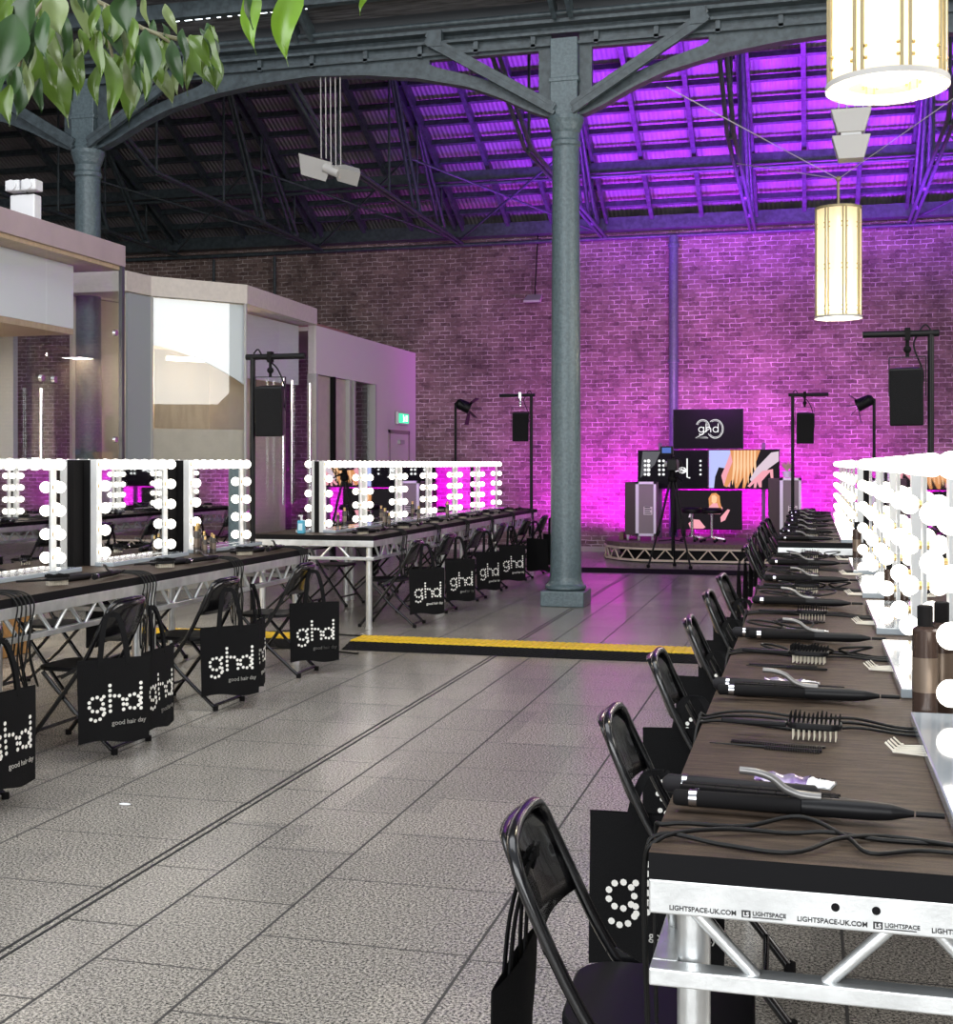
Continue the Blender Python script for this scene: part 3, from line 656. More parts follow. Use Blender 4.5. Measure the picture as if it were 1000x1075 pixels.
m.build('foliage', pm('pale_leaf', (.55,.52,.30), .6), t)
def stool(x, y, label):
    t = thing('cutting_stool', label, 'stool', (x, y, .30), 0, 'stools on the stage')
    M().lathe((0,0,0), [(.0,.46),(.15,.46),(.17,.48),(.17,.52),(.14,.55),(0,.55)], 20).build('seat', BLKP, t)
    M().tube([(0,0,.08),(0,0,.47)], .022).build('gas_lift', CHROME, t)
    m = M()
    for k in range(5): a = k*2*PI/5; m.bar((0,0,.09), (.2*math.cos(a),.2*math.sin(a),.055), .03, .02)
    sb = m.build('star_base', CHROME, t)
    for k in range(5): a = k*2*PI/5; M().ball((.2*math.cos(a),.2*math.sin(a),.026), .026).build('castor', BLKP, sb)
stool(-1.52, 20.55, 'black cutting stool on a star base in front of the lowest screen, right one')
stool(-1.85, 20.75, 'black cutting stool on a star base in front of the lowest screen, left one')
o = M().box((-3.05,20.9,.30), (-2.75+.02-.25,21.3,.42)).build('stage_monitor', pm('tan_box', (.22,.13,.10), .7)); tag(o, 'low brown box on the stage left of the flight case', 'box')
# uplighters behind the stage
for i, (x) in enumerate((-4.3, -3.1, -1.7, -.3, 1.0)):
    t = thing('uplighter', 'black floor uplighter washing the brick wall magenta, %s from the left' % NM[i].replace('leftmost','first'), 'lamp', (x, 22.0, 0), 0, 'uplighters at the wall foot')
    M().lathe((0,0,0), [(.09,.02),(.1,.05),(.1,.22),(.085,.24)], 16).build('housing', BLKP, t)
    M().lathe((0,0,.236), [(.08,0),(.0,.006)], 16).build('lens', em('uplight_lens', (.8,.05,1), 3), t)

# ---------------------------------------------------------------- video camera on tripod
t = thing('video_camera_tripod', 'tall black tripod standing before the stage', 'tripod', (-1.99, 19.1, 0))
bx, by = 0, 0
for a in (200, 320, 90):
    dx, dy = .37*math.cos(R(a)), .30*math.sin(R(a)); m = M()
    sd = Vector((-dy, dx, 0)).normalized()*.03
    m.tube([Vector((dx*.1,dy*.1,1.28))+sd, Vector((dx*.62,dy*.62,.52))+sd], .013, 8).tube([Vector((dx*.1,dy*.1,1.28))-sd, Vector((dx*.62,dy*.62,.52))-sd], .013, 8).tube([(dx*.4,dy*.4,.8),(dx,dy,.02)], .015, 8)
    lg = m.build('leg', BLKP, t); M().ball((dx,dy,.022), .03).build('foot', MATTE, lg)
    M().tube([(dx*.55,dy*.55,.56),(dx*.66,dy*.66,.48)], .026, 8).build('clamp', MATTE, lg)
M().tube([(0,0,.25),(0,0,1.35)], .018).build('centre_column', BLKP, t)
m = M(); [m.tube([(0,0,.42),(.22*math.cos(R(a)),.18*math.sin(R(a)),.40)], .009, 6) for a in (200,320,90)]; m.build('spreader', BLKP, t)
M().lathe((0,0,0), [(.05,1.28),(.07,1.3),(.07,1.35),(.05,1.38),(.04,1.45)], 16).tube([(0,0,1.42),(.16,-.22,1.30)], .012).build('fluid_head', MATTE, t)
t = thing('video_camera', 'black video camera with a glowing viewfinder, mounted on the tripod before the stage', 'camera', (-1.99, 19.1, 1.45))
M().box((-.07,-.12,0), (.07,.25,.17)).build('body', BLKP, t, bevel=.01)
M().lathe((0,.25,.09), [(.05,0),(.06,.02),(.06,.12),(.075,.16)], 20, axis='y').build('lens', BLKP, t)
M().tube([(0,-.1,.17),(0,-.1,.22),(0,.15,.22),(0,.15,.17)], .014).build('handle', BLKP, t)
M().box((-.16,-.22,.24), (.03,-.14,.36)).build('monitor', BLKP, t, bevel=.008)
M().box((-.13,-.224,.26), (.0,-.22,.34)).build('monitor_screen', em('monitor_blue', (.08,.14,.45), 1), t)
M().lathe((.05,-.05,.05), [(.05,-.02),(.06,0),(.05,.02)], 14, axis='x').lathe((-.09,.0,.10), [(.04,-.03),(.045,.03)], 14, axis='x').build('controls', LGTG, t)
m = M(); [m.tube(smooth_path([(.06,-.1,.2),(.13+.02*k,-.12,.15-.04*k),(.10,-.1,-.02-.03*k),(.03,-.02,-.08)]), .006, 6) for k in range(3)]; m.build('cable_loop', CABLE, t)

# ---------------------------------------------------------------- cable ramps
def ramp_proto():
    t = thing('cable_ramp', 'x', 'cable ramp', (0,0,0), 0)
    M().prism([(-.30,0),(-.08,.045),(.25,.045),(.25,.04),(.38,0)][::-1], 0, .9, f=lambda a,b,h: (h, a, b)).build('base', RUB, t)
    m = M(); m.box((.0,-.085,.044), (.9,.225,.055))
    for k in range(18): m.box((.012+k*.05,-.07,.055), (.038+k*.05,.21,.060))
    m.build('lid', YEL, t)
    def tr(u, v):
        b_ = -.298+.205*v; return (.9*u, b_, .002+.042*v*.98+.004*(1 if (int(u*36)+int(v*6)) % 2 else 0))
    M().grid(tr, 72, 12, smooth=False).build('tread', RUB, t)
    return Proto(t)
RP = ramp_proto()
OR = ['first', 'second', 'third', 'fourth', 'fifth', 'sixth', 'seventh', 'eighth', 'ninth', 'tenth', 'eleventh', 'twelfth']
for k in range(4): RP.put((-3.78+k*.905, 10.27, 0), 0, 'yellow-lidded cable ramp piece crossing the aisle, %s from its left end' % OR[k], 'cable ramp pieces across the aisle')
for k in range(2): RP.put((-6.05+k*.905, 10.27, 0), 0, 'yellow-lidded cable ramp piece behind the left tables, %s one' % ['left', 'right'][k], 'cable ramp pieces behind the left tables')
for k in range(4):
    o = M().prism([(-.22,0),(-.06,.05),(.06,.05),(.22,0)][::-1], 0, .9, f=lambda a,b,h: (h, a, b)).build('cable_ramp', RUB, loc=(-3.7+k*.905, 18.2, 0))
    tag(o, 'all-black cable ramp piece lying before the stage, %s from the left' % OR[k], 'cable ramp', 'black cable ramp pieces before the stage')

# ---------------------------------------------------------------- riser tables
TZ = .88; DW = 1.22; DL = 2.44
def table_proto(text=True):
    t = thing('riser_table', 'x', 'table')
    dk = M().box((0,0,.834), (DW,DL,TZ)); dk.m = [1,0,1,1,1,1]; dk.build('deck', [DECK, EDGE], t)
    m = M()
    for z0, z1, ww in ((.775,.834,.05), (.65,.68,.045)):
        m.box((0,0,z0), (DW,ww,z1)).box((0,DL-ww,z0), (DW,DL,z1)).box((0,ww,z0), (ww,DL-ww,z1)).box((DW-ww,ww,z0), (DW,DL-ww,z1))
    m.build('rail_frame', ALU, t, bevel=.003)
    for x in (.07, DW-.07):
        for y in (.08, DL-.08):
            M().tube([(x,y,0),(x,y,.79)], .0295, 16).tube([(x,y,0),(x,y,.02)], .034, 16).build('leg', ALU, t)
    B = M().tube([(0,0,.78),(0,.105,.675)], .0115, 8).build('brace', ALU, None); first = [True]
    def br(x, y, along, flip):
        o = B if first[0] else B.copy()
        if not first[0]: COL.objects.link(o)
        first[0] = False; o.parent = t; o.location = (x, y, 0)
        o.rotation_euler = (0, 0, {('y',0): 0, ('y',1): PI, ('x',0): -PI/2, ('x',1): PI/2}[(along, flip)])
    for x in (.022, DW-.022):
        for k in range(8):
            y = .12+k*.29
            br(x, y, 'y', 0)
            if y+.26 < DL-.05: br(x, y+.255, 'y', 1)
    for y in (.022, DL-.022):
        br(.075, y, 'x', 0); br(.40, y, 'x', 1); br(.47, y, 'x', 0); br(.80, y, 'x', 1); br(.87, y, 'x', 0)
    return t
tb = table_proto(); TP = Proto(tb)
LX = -3.85-DW; RX = -.27
for k, (y, lb) in enumerate(((2.08, 'left-hand riser table nearest the viewer, mostly out of frame'), (4.53, 'left-hand riser table carrying the first full mirror'), (6.98, 'left-hand riser table that ends at the aisle gap'))):
    TP.put((LX, y, 0), 0, lb, 'near left-hand riser tables')
for k, y in enumerate((11.2, 13.65, 16.1)):
    TP.put((LX-.08, y, 0), 0, 'far left-hand riser table, %s past the aisle gap' % OR[k], 'far left-hand riser tables')
rt = [TP.put((RX, 2.2+k*2.45, 0), 0, 'right-hand riser table, %s' % ['nearest the viewer with printed rail', 'second from the viewer', 'last one before the gap'][k], 'near right-hand riser tables') for k in range(3)]
for k, y in enumerate((11.2, 13.65, 16.1)):
    TP.put((RX, y, 0), 0, 'far right-hand riser table, %s past the aisle gap' % OR[k], 'far right-hand riser tables')
T0 = rt[0]
# print on the end rail of the nearest table
PR = pm('rail_print', (.03,.03,.03), .6)
PW2 = pm('print_white', (.8,.8,.8), .5)
text_mesh('SPACE', .0105, PR, 'rail_lettering', T0, (-.0008, .035, .784), (PI/2,0,-PI/2), .0002, 'LEFT')
for k in range(5):
    x = .035+k*.213
    text_mesh('LIGHTSPACE-UK.COM', .0115, PR, 'rail_lettering', T0, (x, -.0008, .784), (PI/2,0,0), .0002, 'LEFT')
    bl = M().box((x+.122,-.0012,.782), (x+.137,-.0002,.794)).build('logo_block', PR, T0)
    text_mesh('LS', .0105, PW2, 'logo_letters', bl, (x+.1295, -.002, .7845), (PI/2,0,0), .0003)
    text_mesh('LIGHTSPACE', .0098, PR, 'rail_lettering', T0, (x+.140, -.0008, .7865), (PI/2,0,0), .0002, 'LEFT'); M().box((x+.140,-.0012,.7825), (x+.19,-.0002,.784)).build('print_line', PR, T0)
for x in (.31, .375): M().lathe((x, 0.001, .812), [(.007,0),(.007,-.002)], 14, axis='y').build('bolt_hole', EDGE, T0)

# ---------------------------------------------------------------- vanity mirrors
def mirror_proto(W, label, tray=True, full=True):
    """face looks along +X, origin at table top, centre of the face"""
    t = thing('vanity_mirror', label, 'mirror')
    H = .70; fw = .062
    m = M()
    for a, b in (((-.05,-W/2,0),(0,-W/2+fw,H)), ((-.05,W/2-fw,0),(0,W/2,H)), ((-.05,-W/2+fw,H-fw),(0,W/2-fw,H)), ((-.05,-W/2+fw,0),(0,W/2-fw,.03))): m.box(a, b)
    m.build('frame', GREYF, t, bevel=.004)
    M().box((-.03,-W/2+fw,.03), (-.008,W/2-fw,H-fw)).build('mirror_glass', MIRROR, t)
    M().box((-.10,-W/2+.004,0), (-.052,W/2-.004,H-.004)).build('back_box', MATTE, t)
    if tray: M().box((.002,-W/2-.03,0), (.135,W/2+.07,.028)).build('base_tray', TRAY, t, bevel=.004)
    first = M().lathe((0,0,0), [(.016,0),(.016,.012),(.012,.02)], 10, 1, 'x').ball((.042,0,0), .0355).build('bulb', [BULB, GOLD], t)
    pos = [(0, -W/2+fw/2+(W-fw)*i/7, H-.033) for i in range(8)]
    for z in (.525, .38, .235, .09): pos += [(0,-W/2+fw/2,z), (0,W/2-fw/2,z)]
    for i, p in enumerate(pos):
        o = first if i == 0 else first.copy()
        if i: COL.objects.link(o)
        o.parent = t; o.location = p
    return t
MW = Proto(mirror_proto(.95, 'x'))
MF = -4.52
g = 'bulb-lit vanity mirrors facing the aisle'
for y, lb in ((5.20, 'out of frame'), (6.50, 'bulb-lit vanity mirror at the left edge of the photo, facing the aisle'), (7.91, 'bulb-lit vanity mirror facing the aisle, second from the left'), (9.19, 'bulb-lit vanity mirror facing the aisle, last before the gap, with bottles beside it')):
    if lb == 'out of frame': continue
    MW.put((MF, y, TZ), 0, lb, g)
for k, (y, lb) in enumerate(((6.45, 'vanity mirror turned away behind the leftmost lit mirror'), (7.84, 'vanity mirror turned away behind the second lit mirror'), (9.12, 'vanity mirror turned away behind the mirror next to the bottles'), (12.15, 'vanity mirror turned away at the near end of the far left row'))):
    MW.put((MF-.204, y-.04, TZ), PI, lb, 'mirrors facing the kiosks')
MS = Proto(mirror_proto(1.09, 'x'))
for k in range(6):
    MS.put((MF-.06, 12.15+k*1.2, TZ), 0, 'bulb-lit vanity mirror in the far left row, %s along from the aisle gap' % OR[k], 'mirrors of the far left row')
MFR = .385
for k in range(5):
    MW.put((MFR, 2.97+k*1.40, TZ), PI, 'bulb-lit vanity mirror on the right-hand row, %s from the viewer' % OR[k], 'mirrors of the near right row')
for k in range(6):
    MS.put((MFR, 11.85+k*1.2, TZ), PI, 'bulb-lit vanity mirror on the far right-hand row, %s past the gap' % OR[k], 'mirrors of the far right row')

# ---------------------------------------------------------------- folding chairs
def chair_proto():
    t = thing('folding_chair', 'x', 'chair')
    pts = smooth_path([(.27,-.21,.012),(.02,-.205,.33),(-.10,-.20,.50),(-.20,-.195,.70),(-.235,-.17,.785),(-.245,-.10,.81),(-.25,0,.812),(-.245,.10,.81),(-.235,.17,.785),(-.20,.195,.70),(-.10,.20,.50),(.02,.205,.33),(.27,.21,.012)], 4)
    M().tube(pts, .0135, 10).build('back_frame', BLK, t)
    def bp(u, v):
        y = -.195+.39*u; z = .60+.205*v - (.05*max(0, abs(y)-.13)/.065 if v > .5 else 0); x = -.155-(z-.58)*.40-.035*(1-(y/.2)**2)
        return (x, y, z)
    M().grid(bp, 12, 6).build('backrest', BLK, t, solid=.012)
    M().prism(rrect(-.15,-.185,.23,.185,.09), .430, .452).build('seat', BLKP, t, bevel=.006)
    for s in (-1, 1):
        M().tube([(.17,s*.185,.425),(-.02,s*.18,.22),(-.26,s*.175,.014)], .012, 8).build('rear_leg', BLK, t)
        M().lathe((.27,s*.21,0), [(.018,0),(.018,.03)], 10).build('rubber_foot', MATTE, t)
        M().lathe((-.26,s*.175,0), [(.018,0),(.018,.03)], 10).build('rubber_foot', MATTE, t)
        M().bar((.05,s*.197,.40), (-.09,s*.195,.475), .006, .02).build('side_link', BLK, t)
    M().tube([(-.245,-.17,.03),(-.245,.17,.03)], .011, 8).build('rear_crossbar', BLK, t)
    M().tube([(.20,-.205,.105),(.20,.205,.105)], .010, 8).build('front_crossbar', BLK, t)
    return t
CH = Proto(chair_proto())
def wrinkle(y, z): return .012*math.sin(9*y+3*z)+.006*math.sin(23*y-11*z)+.010*math.sin(7*z)
def bag_proto():
    """origin where the handles hang; printed face looks along +X"""
    t = thing('tote_bag', 'x', 'bag'); W, ZT, ZB = .19, -.27, -.70
    m = M()
    def face(sg):
        def f(u, v):
            y = (-W+2*W*u)*(1-.05*v*math.sin(3*u)); z = ZT+(ZB-ZT)*v + .012*math.sin(6*u)*v
            bulge = .028*math.sin(PI*min(1, max(0, u)))*(0.35+.65*v) if sg > 0 else -.028*math.sin(PI*u)*(.35+.65*v)
            return (bulge+wrinkle(y, z)*(.3+.7*v)+.0015*sg, y, z)
        return f
    m.grid(face(1), 14, 14).grid(face(-1), 14, 14); f1, f2 = face(1), face(-1)
    m.grid(lambda u, v: tuple(a+(b-a)*v for a, b in zip(f1(u, 1), f2(u, 1))), 14, 1)
    m.grid(lambda u, v: tuple(a+(b-a)*v for a, b in zip(f1(0, u), f2(0, u))), 14, 1).grid(lambda u, v: tuple(a+(b-a)*v for a, b in zip(f1(1, u), f2(1, u))), 14, 1)
    body = m.build('body', CLOTH, t)
    for sg in (1, -1):
        xo = .006*sg
        p = smooth_path([(xo,-.075,ZT-.03),(xo-.01,-.06,-.17),(xo-.035,-.035,-.06),(xo-.045,0,-.045),(xo-.035,.035,-.06),(xo-.01,.06,-.17),(xo,.075,ZT-.03)], 4)
        m = M()
        for a, b in zip(p, p[1:]): m.bar(a, b, .026 if abs((b-a).z) > .01 else .026, .004, up=(1,0,0))
        m.build('handle', CLOTH, t)
    def fx(y, z):
        u = (y+W)/(2*W); v = (z-ZT)/(ZB-ZT); return face(1)(u, v)[0]+.002
    dots = []
    rr = .037; st = .0265
    def ring(cy, skip=()):
        for k in range(9):
            a = 2*PI*k/9; dots.append((cy+rr*math.cos(a), rr*math.sin(a)))
    ring(-.088); [dots.append((-.088+rr+.006, -.024-st*k*.9)) for k in range(1, 2)]
    dots += [(-.047,.037),(-.047,-.028),(-.05,-.056),(-.068,-.077),(-.092,-.083),(-.115,-.074)]
    dots += [(-.014, .092-st*k) for k in range(6)]; dots += [(.010,.036),(.034,.034),(.052,.016),(.054,-.010),(.054,-.037)]
    ring(.107); dots += [(.150, .092-st*k) for k in range(6)]
    m = M(); Z0 = -.50
    for y, z in dots:
        r = .0098; n = 8; zz = Z0+z; yy = y-.01
        m.add([(fx(yy, zz)+.001, yy+r*math.cos(2*PI*j/n), zz+r*math.sin(2*PI*j/n)) for j in range(n)], [tuple(range(n))])
    m.build('dotted_logo', LOGO, body)
    o = text_mesh('good hair day', .034, LOGO, 'tagline', body, (.04, .075, -.613), (PI/2, 0, PI/2), .0004)
    for vtx in o.data.vertices:   # lay the lettering on the cloth
        y = .075+vtx.co.x; z = -.613+vtx.co.y; vtx.co.z = fx(y, z)-.04+.001
    return t
BG = Proto(bag_proto())
def seatrow(x, ys, facing, lab, grp, bags, rz_j=.06):
    for i, y in enumerate(ys):
        a = (0 if facing > 0 else PI)+random.uniform(-rz_j, rz_j)
        CH.put((x+random.uniform(-.02,.02), y, 0), a, lab(i), grp)
# right row chairs (facing +X, backs to the aisle)
ry = [2.62, 3.78, 4.98, 6.15, 7.42, 8.55]
seatrow(-.33, ry, 1, lambda i: 'black folding chair at the right-hand tables, %s from the viewer' % OR[i], 'chairs along the near right tables', None)
ry2 = [11.8, 13.0, 14.2, 15.4, 16.6, 17.8]
seatrow(-.33, ry2, 1, lambda i: 'black folding chair at the far right-hand tables, %s past the gap' % OR[i], 'chairs along the far right tables', None)
BG.put((-.60, 2.60, .79), PI, 'black tote bag hanging on the aisle side of the nearest right-hand chair', 'bags on right-hand chairs')
for i, y in enumerate(ry[1:]):
    b = BG.put((-.42, y-.18, .83), -PI/2+.12*math.sin(i*2.2), 'black dotted-print tote bag on the %s right-hand chair from the viewer' % OR[i+1], 'bags on right-hand chairs')
    for c in [c for c in COL.objects if c.parent == b and c.name.startswith('handle')]: c.scale = (1,1,.55); c.location.z = -.3*.45
for i, y in enumerate(ry2):
    BG.put((-.635, y, .82), PI, 'black tote bag on the %s far right-hand chair past the gap' % OR[i], 'bags on far right-hand chairs')
# left rows
ly = [4.98, 6.25, 7.50, 8.76]
nl = ['at the left photo edge', 'second from the left edge', 'third from the left edge', 'last before the aisle gap']
seatrow(-3.86, ly, -1, lambda i: 'black folding chair at the near left tables, ' + nl[i], 'chairs along the near left tables', None)
for i, y in enumerate(ly):
    BG.put((-3.53, y-(.36,.28,.15,0)[i], .80), R(-38-4*i), 'black printed tote bag on the near left chair ' + nl[i], 'bags on near left chairs')
    if i < 3: BG.put((-3.48, y+(.0,.10,.16)[i], .80), R(-5+8*i), 'rear black tote bag on the near left chair ' + nl[i], 'second bags on near left chairs')
ly2 = [11.65, 12.85, 14.05, 15.25, 16.7, 17.8]
seatrow(-3.90, ly2, -1, lambda i: 'black folding chair at the far left tables, %s past the gap' % OR[i], 'chairs along the far left tables', None)
for i, y in enumerate(ly2):
    BG.put((-3.54, y-.02, .82), R(-45+6*(i % 3)) if i < 4 else R(60), 'black tote bag on the %s far left chair past the gap' % OR[i], 'bags on far left chairs')
# chairs on the kiosk side of the left tables
ky = [5.4, 6.6, 7.8, 9.0, 12.0, 13.2, 14.4, 15.6, 16.8]
for i, y in enumerate(ky):
    CH.put((-5.12+random.uniform(-.05,.05), y, 0), random.uniform(-.12,.12), 'black folding chair on the kiosk side of the left tables, %s along' % OR[i], 'chairs on the kiosk side')
    if i in (1, 3, 5, 7): BG.put((-5.45, y, .82), PI, 'black tote bag on the %s kiosk-side chair' % OR[i], 'bags on the kiosk side')

o = M().box((-6.62,4.0,0), (-6.2,9.2,.34)).build('wooden_bench', pm('orange_ply', (.55,.29,.10), .5, noise_amt=.15), bevel=.01); tag(o, 'long low orange-brown wooden bench in front of the nearest kiosk', 'bench')
# ---------------------------------------------------------------- speakers on arms, spot lights
def speaker_stand(x, y, armz, dirx, side):
    lab = {'a': 'black speaker stand between the two left table runs', 'b': 'black speaker stand at the far end of the left tables', 'c': 'black speaker stand at the far end of the right tables', 'd': 'black speaker stand behind the right-hand mirrors'}[side]
    t = thing('speaker_stand', lab, 'stand', (x, y, 0), 0, 'speaker stands')
    M().tube([(0,0,.02),(0,0,armz+.02)], .024, 12).build('pole', BLKP, t)
    M().tube([(-dirx*.06,0,armz),(dirx*.50,0,armz)], .026, 12).build('arm', BLKP, t)
    M().lathe((0,0,0), [(.22,0),(.22,.015),(.03,.03)], 20).build('base_plate', BLKP, t)
    sx = dirx*.17
    M().box((sx-.02,-.03,armz-.05), (sx+.02,.03,armz+.045)).tube([(sx,0,armz-.05),(sx,0,armz-.18)], .014).ball((sx,0,armz-.12), .03).build('clamp', CHROME if side in 'b' else MATTE, t)
    M().tube(smooth_path([(0,.02,armz+.03),(dirx*.04,.03,armz+.07),(dirx*.09,.03,armz),(sx+.05,.03,armz-.1),(sx+.12,.06,armz-.3),(sx+.10,.08,armz-.45)]), .007, 6).build('cable', CABLE, t)
    lab = {'a': 'black loudspeaker hanging above the left aisle gap', 'b': 'small black loudspeaker left of the middle column near the brick wall', 'c': 'small black loudspeaker right of the screens', 'd': 'large black loudspeaker hanging above the right-hand mirrors'}[side]
    s = thing('loudspeaker', lab, 'speaker', (x+sx, y, armz-.18), R(-YAW)*0+R(12 if side in 'ab' else (-10 if side == 'd' else 5)), 'hanging loudspeakers')
    M().prism([(-.125,-.12),(.125,-.12),(.10,.12),(-.10,.12)], -.52, -.08).build('cabinet', BLKP, s, bevel=.012, rot=(R(6),0,0)); cab = s.children[0] if s.children else None
    M().box((-.112,-.128,-.505), (.112,-.121,-.095)).build('grille', SPK, [c for c in COL.objects if c.parent == s][0])
    m = M(); m.bar((-.135,0,-.30),(-.135,0,0),.006,.03,up=(0,1,0)).bar((.135,0,-.30),(.135,0,0),.006,.03,up=(0,1,0)).bar((-.135,0,0),(.135,0,0),.03,.006).build('yoke', BLKP, s)
speaker_stand(-4.80, 10.45, 2.50, 1, 'a')
speaker_stand(-4.12, 19.0, 2.60, -1, 'b')
speaker_stand(-.25, 19.0, 2.55, 1, 'c')
speaker_stand(.89, 10.3, 2.55, -1, 'd')
def spot(x, y, z, sg, label):
    t = thing('barn_door_spotlight', label, 'spotlight', (x, y, 0), 0, 'barn-door spotlights')
    M().tube([(0,0,.02),(0,0,z)], .022, 10).lathe((0,0,0), [(.2,0),(.2,.015),(.03,.03)], 16).build('pole', BLKP, t)
    M().lathe((0,0,0), [(.05,-.16),(.085,-.12),(.09,.04),(.10,.08)], 18).build('lamp_head', BLKP, t, loc=(sg*.16,0,z-.06), rot=(R(-15), sg*R(115), 0))
    M().tube([(0,0,z),(sg*.10,.1,z+.03),(sg*.18,.1,z-.06)], .01).tube([(0,0,z),(sg*.10,-.1,z+.03),(sg*.18,-.1,z-.06)], .01).build('yoke', BLKP, t)
    for k, (ax, az) in enumerate(((.36,.09), (.33,-.22), (.18,-.33), (.40,-.08))):
        M().add([(sg*.22,-.08,z-.06+(az)*.3),(sg*.22,.08,z-.06+az*.3),(sg*ax,.12,z-.02+az),(sg*ax,-.12,z-.02+az)], [(0,1,2,3)]).build('barn_door', BLKP, t, solid=.006)
spot(-5.46, 19.5, 2.52, 1, 'black barn-door spotlight on a pole left of the small loudspeaker')
spot(.90, 19.5, 2.50, -1, 'black barn-door spotlight on a pole between the right loudspeakers')

# ---------------------------------------------------------------- lanterns and flood lamps
def lantern(x, y, label, wire=True):
    t = thing('drum_lantern', label, 'pendant lamp', (x, y, 3.17), 0, 'cream drum lanterns'); r = .243; H = 1.22; stud = None
    M().lathe((0,0,0), [(r,.02),(r,H)], 48).build('diffuser', LANT, t) if False else None
    m = M(); n = 48
    vs = [(r*math.cos(2*PI*j/n), r*math.sin(2*PI*j/n), z) for z in (.02, H) for j in range(n)]
    m.add(vs, [(j,(j+1)%n,n+(j+1)%n,n+j) for j in range(n)], 0, True); m.build('diffuser', DIFF, t)
    for k in range(8):
        a = 2*PI*k/8+.25
        for da in (-.07, .07):
            x1, y1 = (r+.006)*math.cos(a+da), (r+.006)*math.sin(a+da)
            M().tube([(x1,y1,.0),(x1,y1,H+.01)], .0085, 6).build('rib', LRIB, t)
        for q in range(3):
            for dz in (-.025, .025):
                for da in (-.13, .13):
                    p = ((r+.004)*math.cos(a+da), (r+.004)*math.sin(a+da), .10+q*(H-.30)/2+dz)
                    if stud is None: stud = M().ball((0,0,0), .009, n=8, k=4).build('stud', GOLD, t); so = stud
                    else: so = stud.copy(); COL.objects.link(so)
                    so.location = p
    M().lathe((0,0,0), [(r-.07,0),(r+.015,0),(r+.015,.025),(r-.07,.025),(r-.07,0)], 40, cap=False).build('bottom_ring', LGTG, t)
    M().lathe((0,0,0), [(.0,H-.01),(r+.01,H-.01),(r+.015,H+.015),(.0,H+.02)], 40).build('top_cap', LRIB, t)
    M().lathe((0,0,0), [(.0,.03),(.10,.035),(.11,.12),(.12,.25)], 24).build('reflector', LANT, t)
    for k in range(3):
        a = k*2.1+.5; M().tube([(.15*math.cos(a),.15*math.sin(a),.08),(.15*math.cos(a),.15*math.sin(a),H-.1)], .022, 10).build('lamp_tube', LGLOW, t)
    M().tube([(0,0,H+.02),(0,0,H+.34)], .016, 8).ball((0,0,H+.34), .035).build('stem', LRIB, t)
    for dx, dy in ((-1.7, -1.9), (1.3, -1.3), (-1.2, 1.6)): M().tube([(0,0,H+.34),(dx,dy,H+.95)], .006, 6).build('suspension_wire', LGTG, t)
    light('lantern_light', 'POINT', (x, y, 3.05), (0,0,0), 45, (1,.88,.66), shadow_soft_size=.2)
lantern(.32, 5.77, 'large cream drum lantern at the top right, cut off by the frame')
lantern(.30, 14.76, 'smaller-looking cream drum lantern hanging before the brick wall')
def flood(x, y, z, label, rz):
    t = thing('flood_lamp_pair', label, 'lamp', (x, y, z), rz, 'grey flood lamp pairs')
    for sg, s in ((-1, 1.0), (1, .8)):
        M().add([(-.22*s,-.12*s,0),(.22*s,-.12*s,0),(.16*s,.12*s,-.02),(-.16*s,.12*s,-.02),(-.12*s,-.05*s,.13),(.12*s,-.05*s,.13),(.1*s,.08*s,.12),(-.1*s,.08*s,.12)],
                [(0,3,2,1),(4,5,6,7),(0,1,5,4),(1,2,6,5),(2,3,7,6),(3,0,4,7)]).build('reflector', LGTG, t, loc=(sg*.2,0,.0 if sg < 0 else -.12), rot=(R(-60 if sg < 0 else -40), R(18), 0))
    M().tube([(-.08,0,0),(.10,0,-.08)], .06, 12).build('gear_housing', LGTG, t)
    for k in range(5): M().tube([(-.12+.06*k,0,-.02 if k > 1 else .1),(-.13+.06*k,0,6.2-z)], .007, 6).build('drop_rod', LGTG, t)
flood(-5.35, 13.78, 4.98, 'pair of grey flood lamps on rods under the left arched girder', 0)
t = thing('flood_lamp_pair', 'pair of grey flood lamps seen just under the big lantern', 'lamp', (.40, 13.6, 4.95), 0, 'grey flood lamp pairs')
for dz, s in ((.10, 1.0), (-.17, .95)):
    M().prism([(-.20*s,.12),(.20*s,.12),(.13*s,-.12),(-.13*s,-.12)], -.12, .1, f=lambda a,b,h: (a, h, b)).build('reflector', LGTG, t, loc=(0,0,dz), bevel=.006)
M().box((-.1,-.1,-.09), (.1,.1,-.02)).build('gear_housing', GREYF, t)
for k in range(4): M().tube([(-.12+.08*k,0,.2),(-.12+.08*k,.1,1.25)], .007, 6).build('drop_rod', LGTG, t)

# ---------------------------------------------------------------- styling tools
def tong_proto():
    t = thing('curling_tong', 'x', 'curling tong')   # handle points +X, barrel -X
    M().lathe((0,0,.026), [(.012,-.005),(.016,0),(.018,.03),(.018,.12),(.015,.16),(.008,.19),(.006,.20)], 16, 0, 'x').build('handle', BLKP, t)
    M().lathe((0,0,.026), [(.0,-.24),(.012,-.24),(.0155,-.235),(.0155,-.002)], 16, 0, 'x').build('barrel', MATTE, t)
    M().lathe((0,0,.026), [(.0168,-.21),(.0168,-.195)], 16, 0, 'x').build('silver_band', CHROME, t)
    p = smooth_path([(.035,0,.044),(.0,0,.046),(-.03,0,.056),(-.055,0,.075),(-.085,0,.084),(-.115,0,.086)], 4)
    M().tube(p, [.009]*5+[.0075]*(len(p)-5), 8).build('clamp_lever', SILV, t)
    M().lathe((.203,0,.026), [(.006,0),(.006,.05)], 8, 0, 'x').build('cable_guard', BLKP, t)
    return t
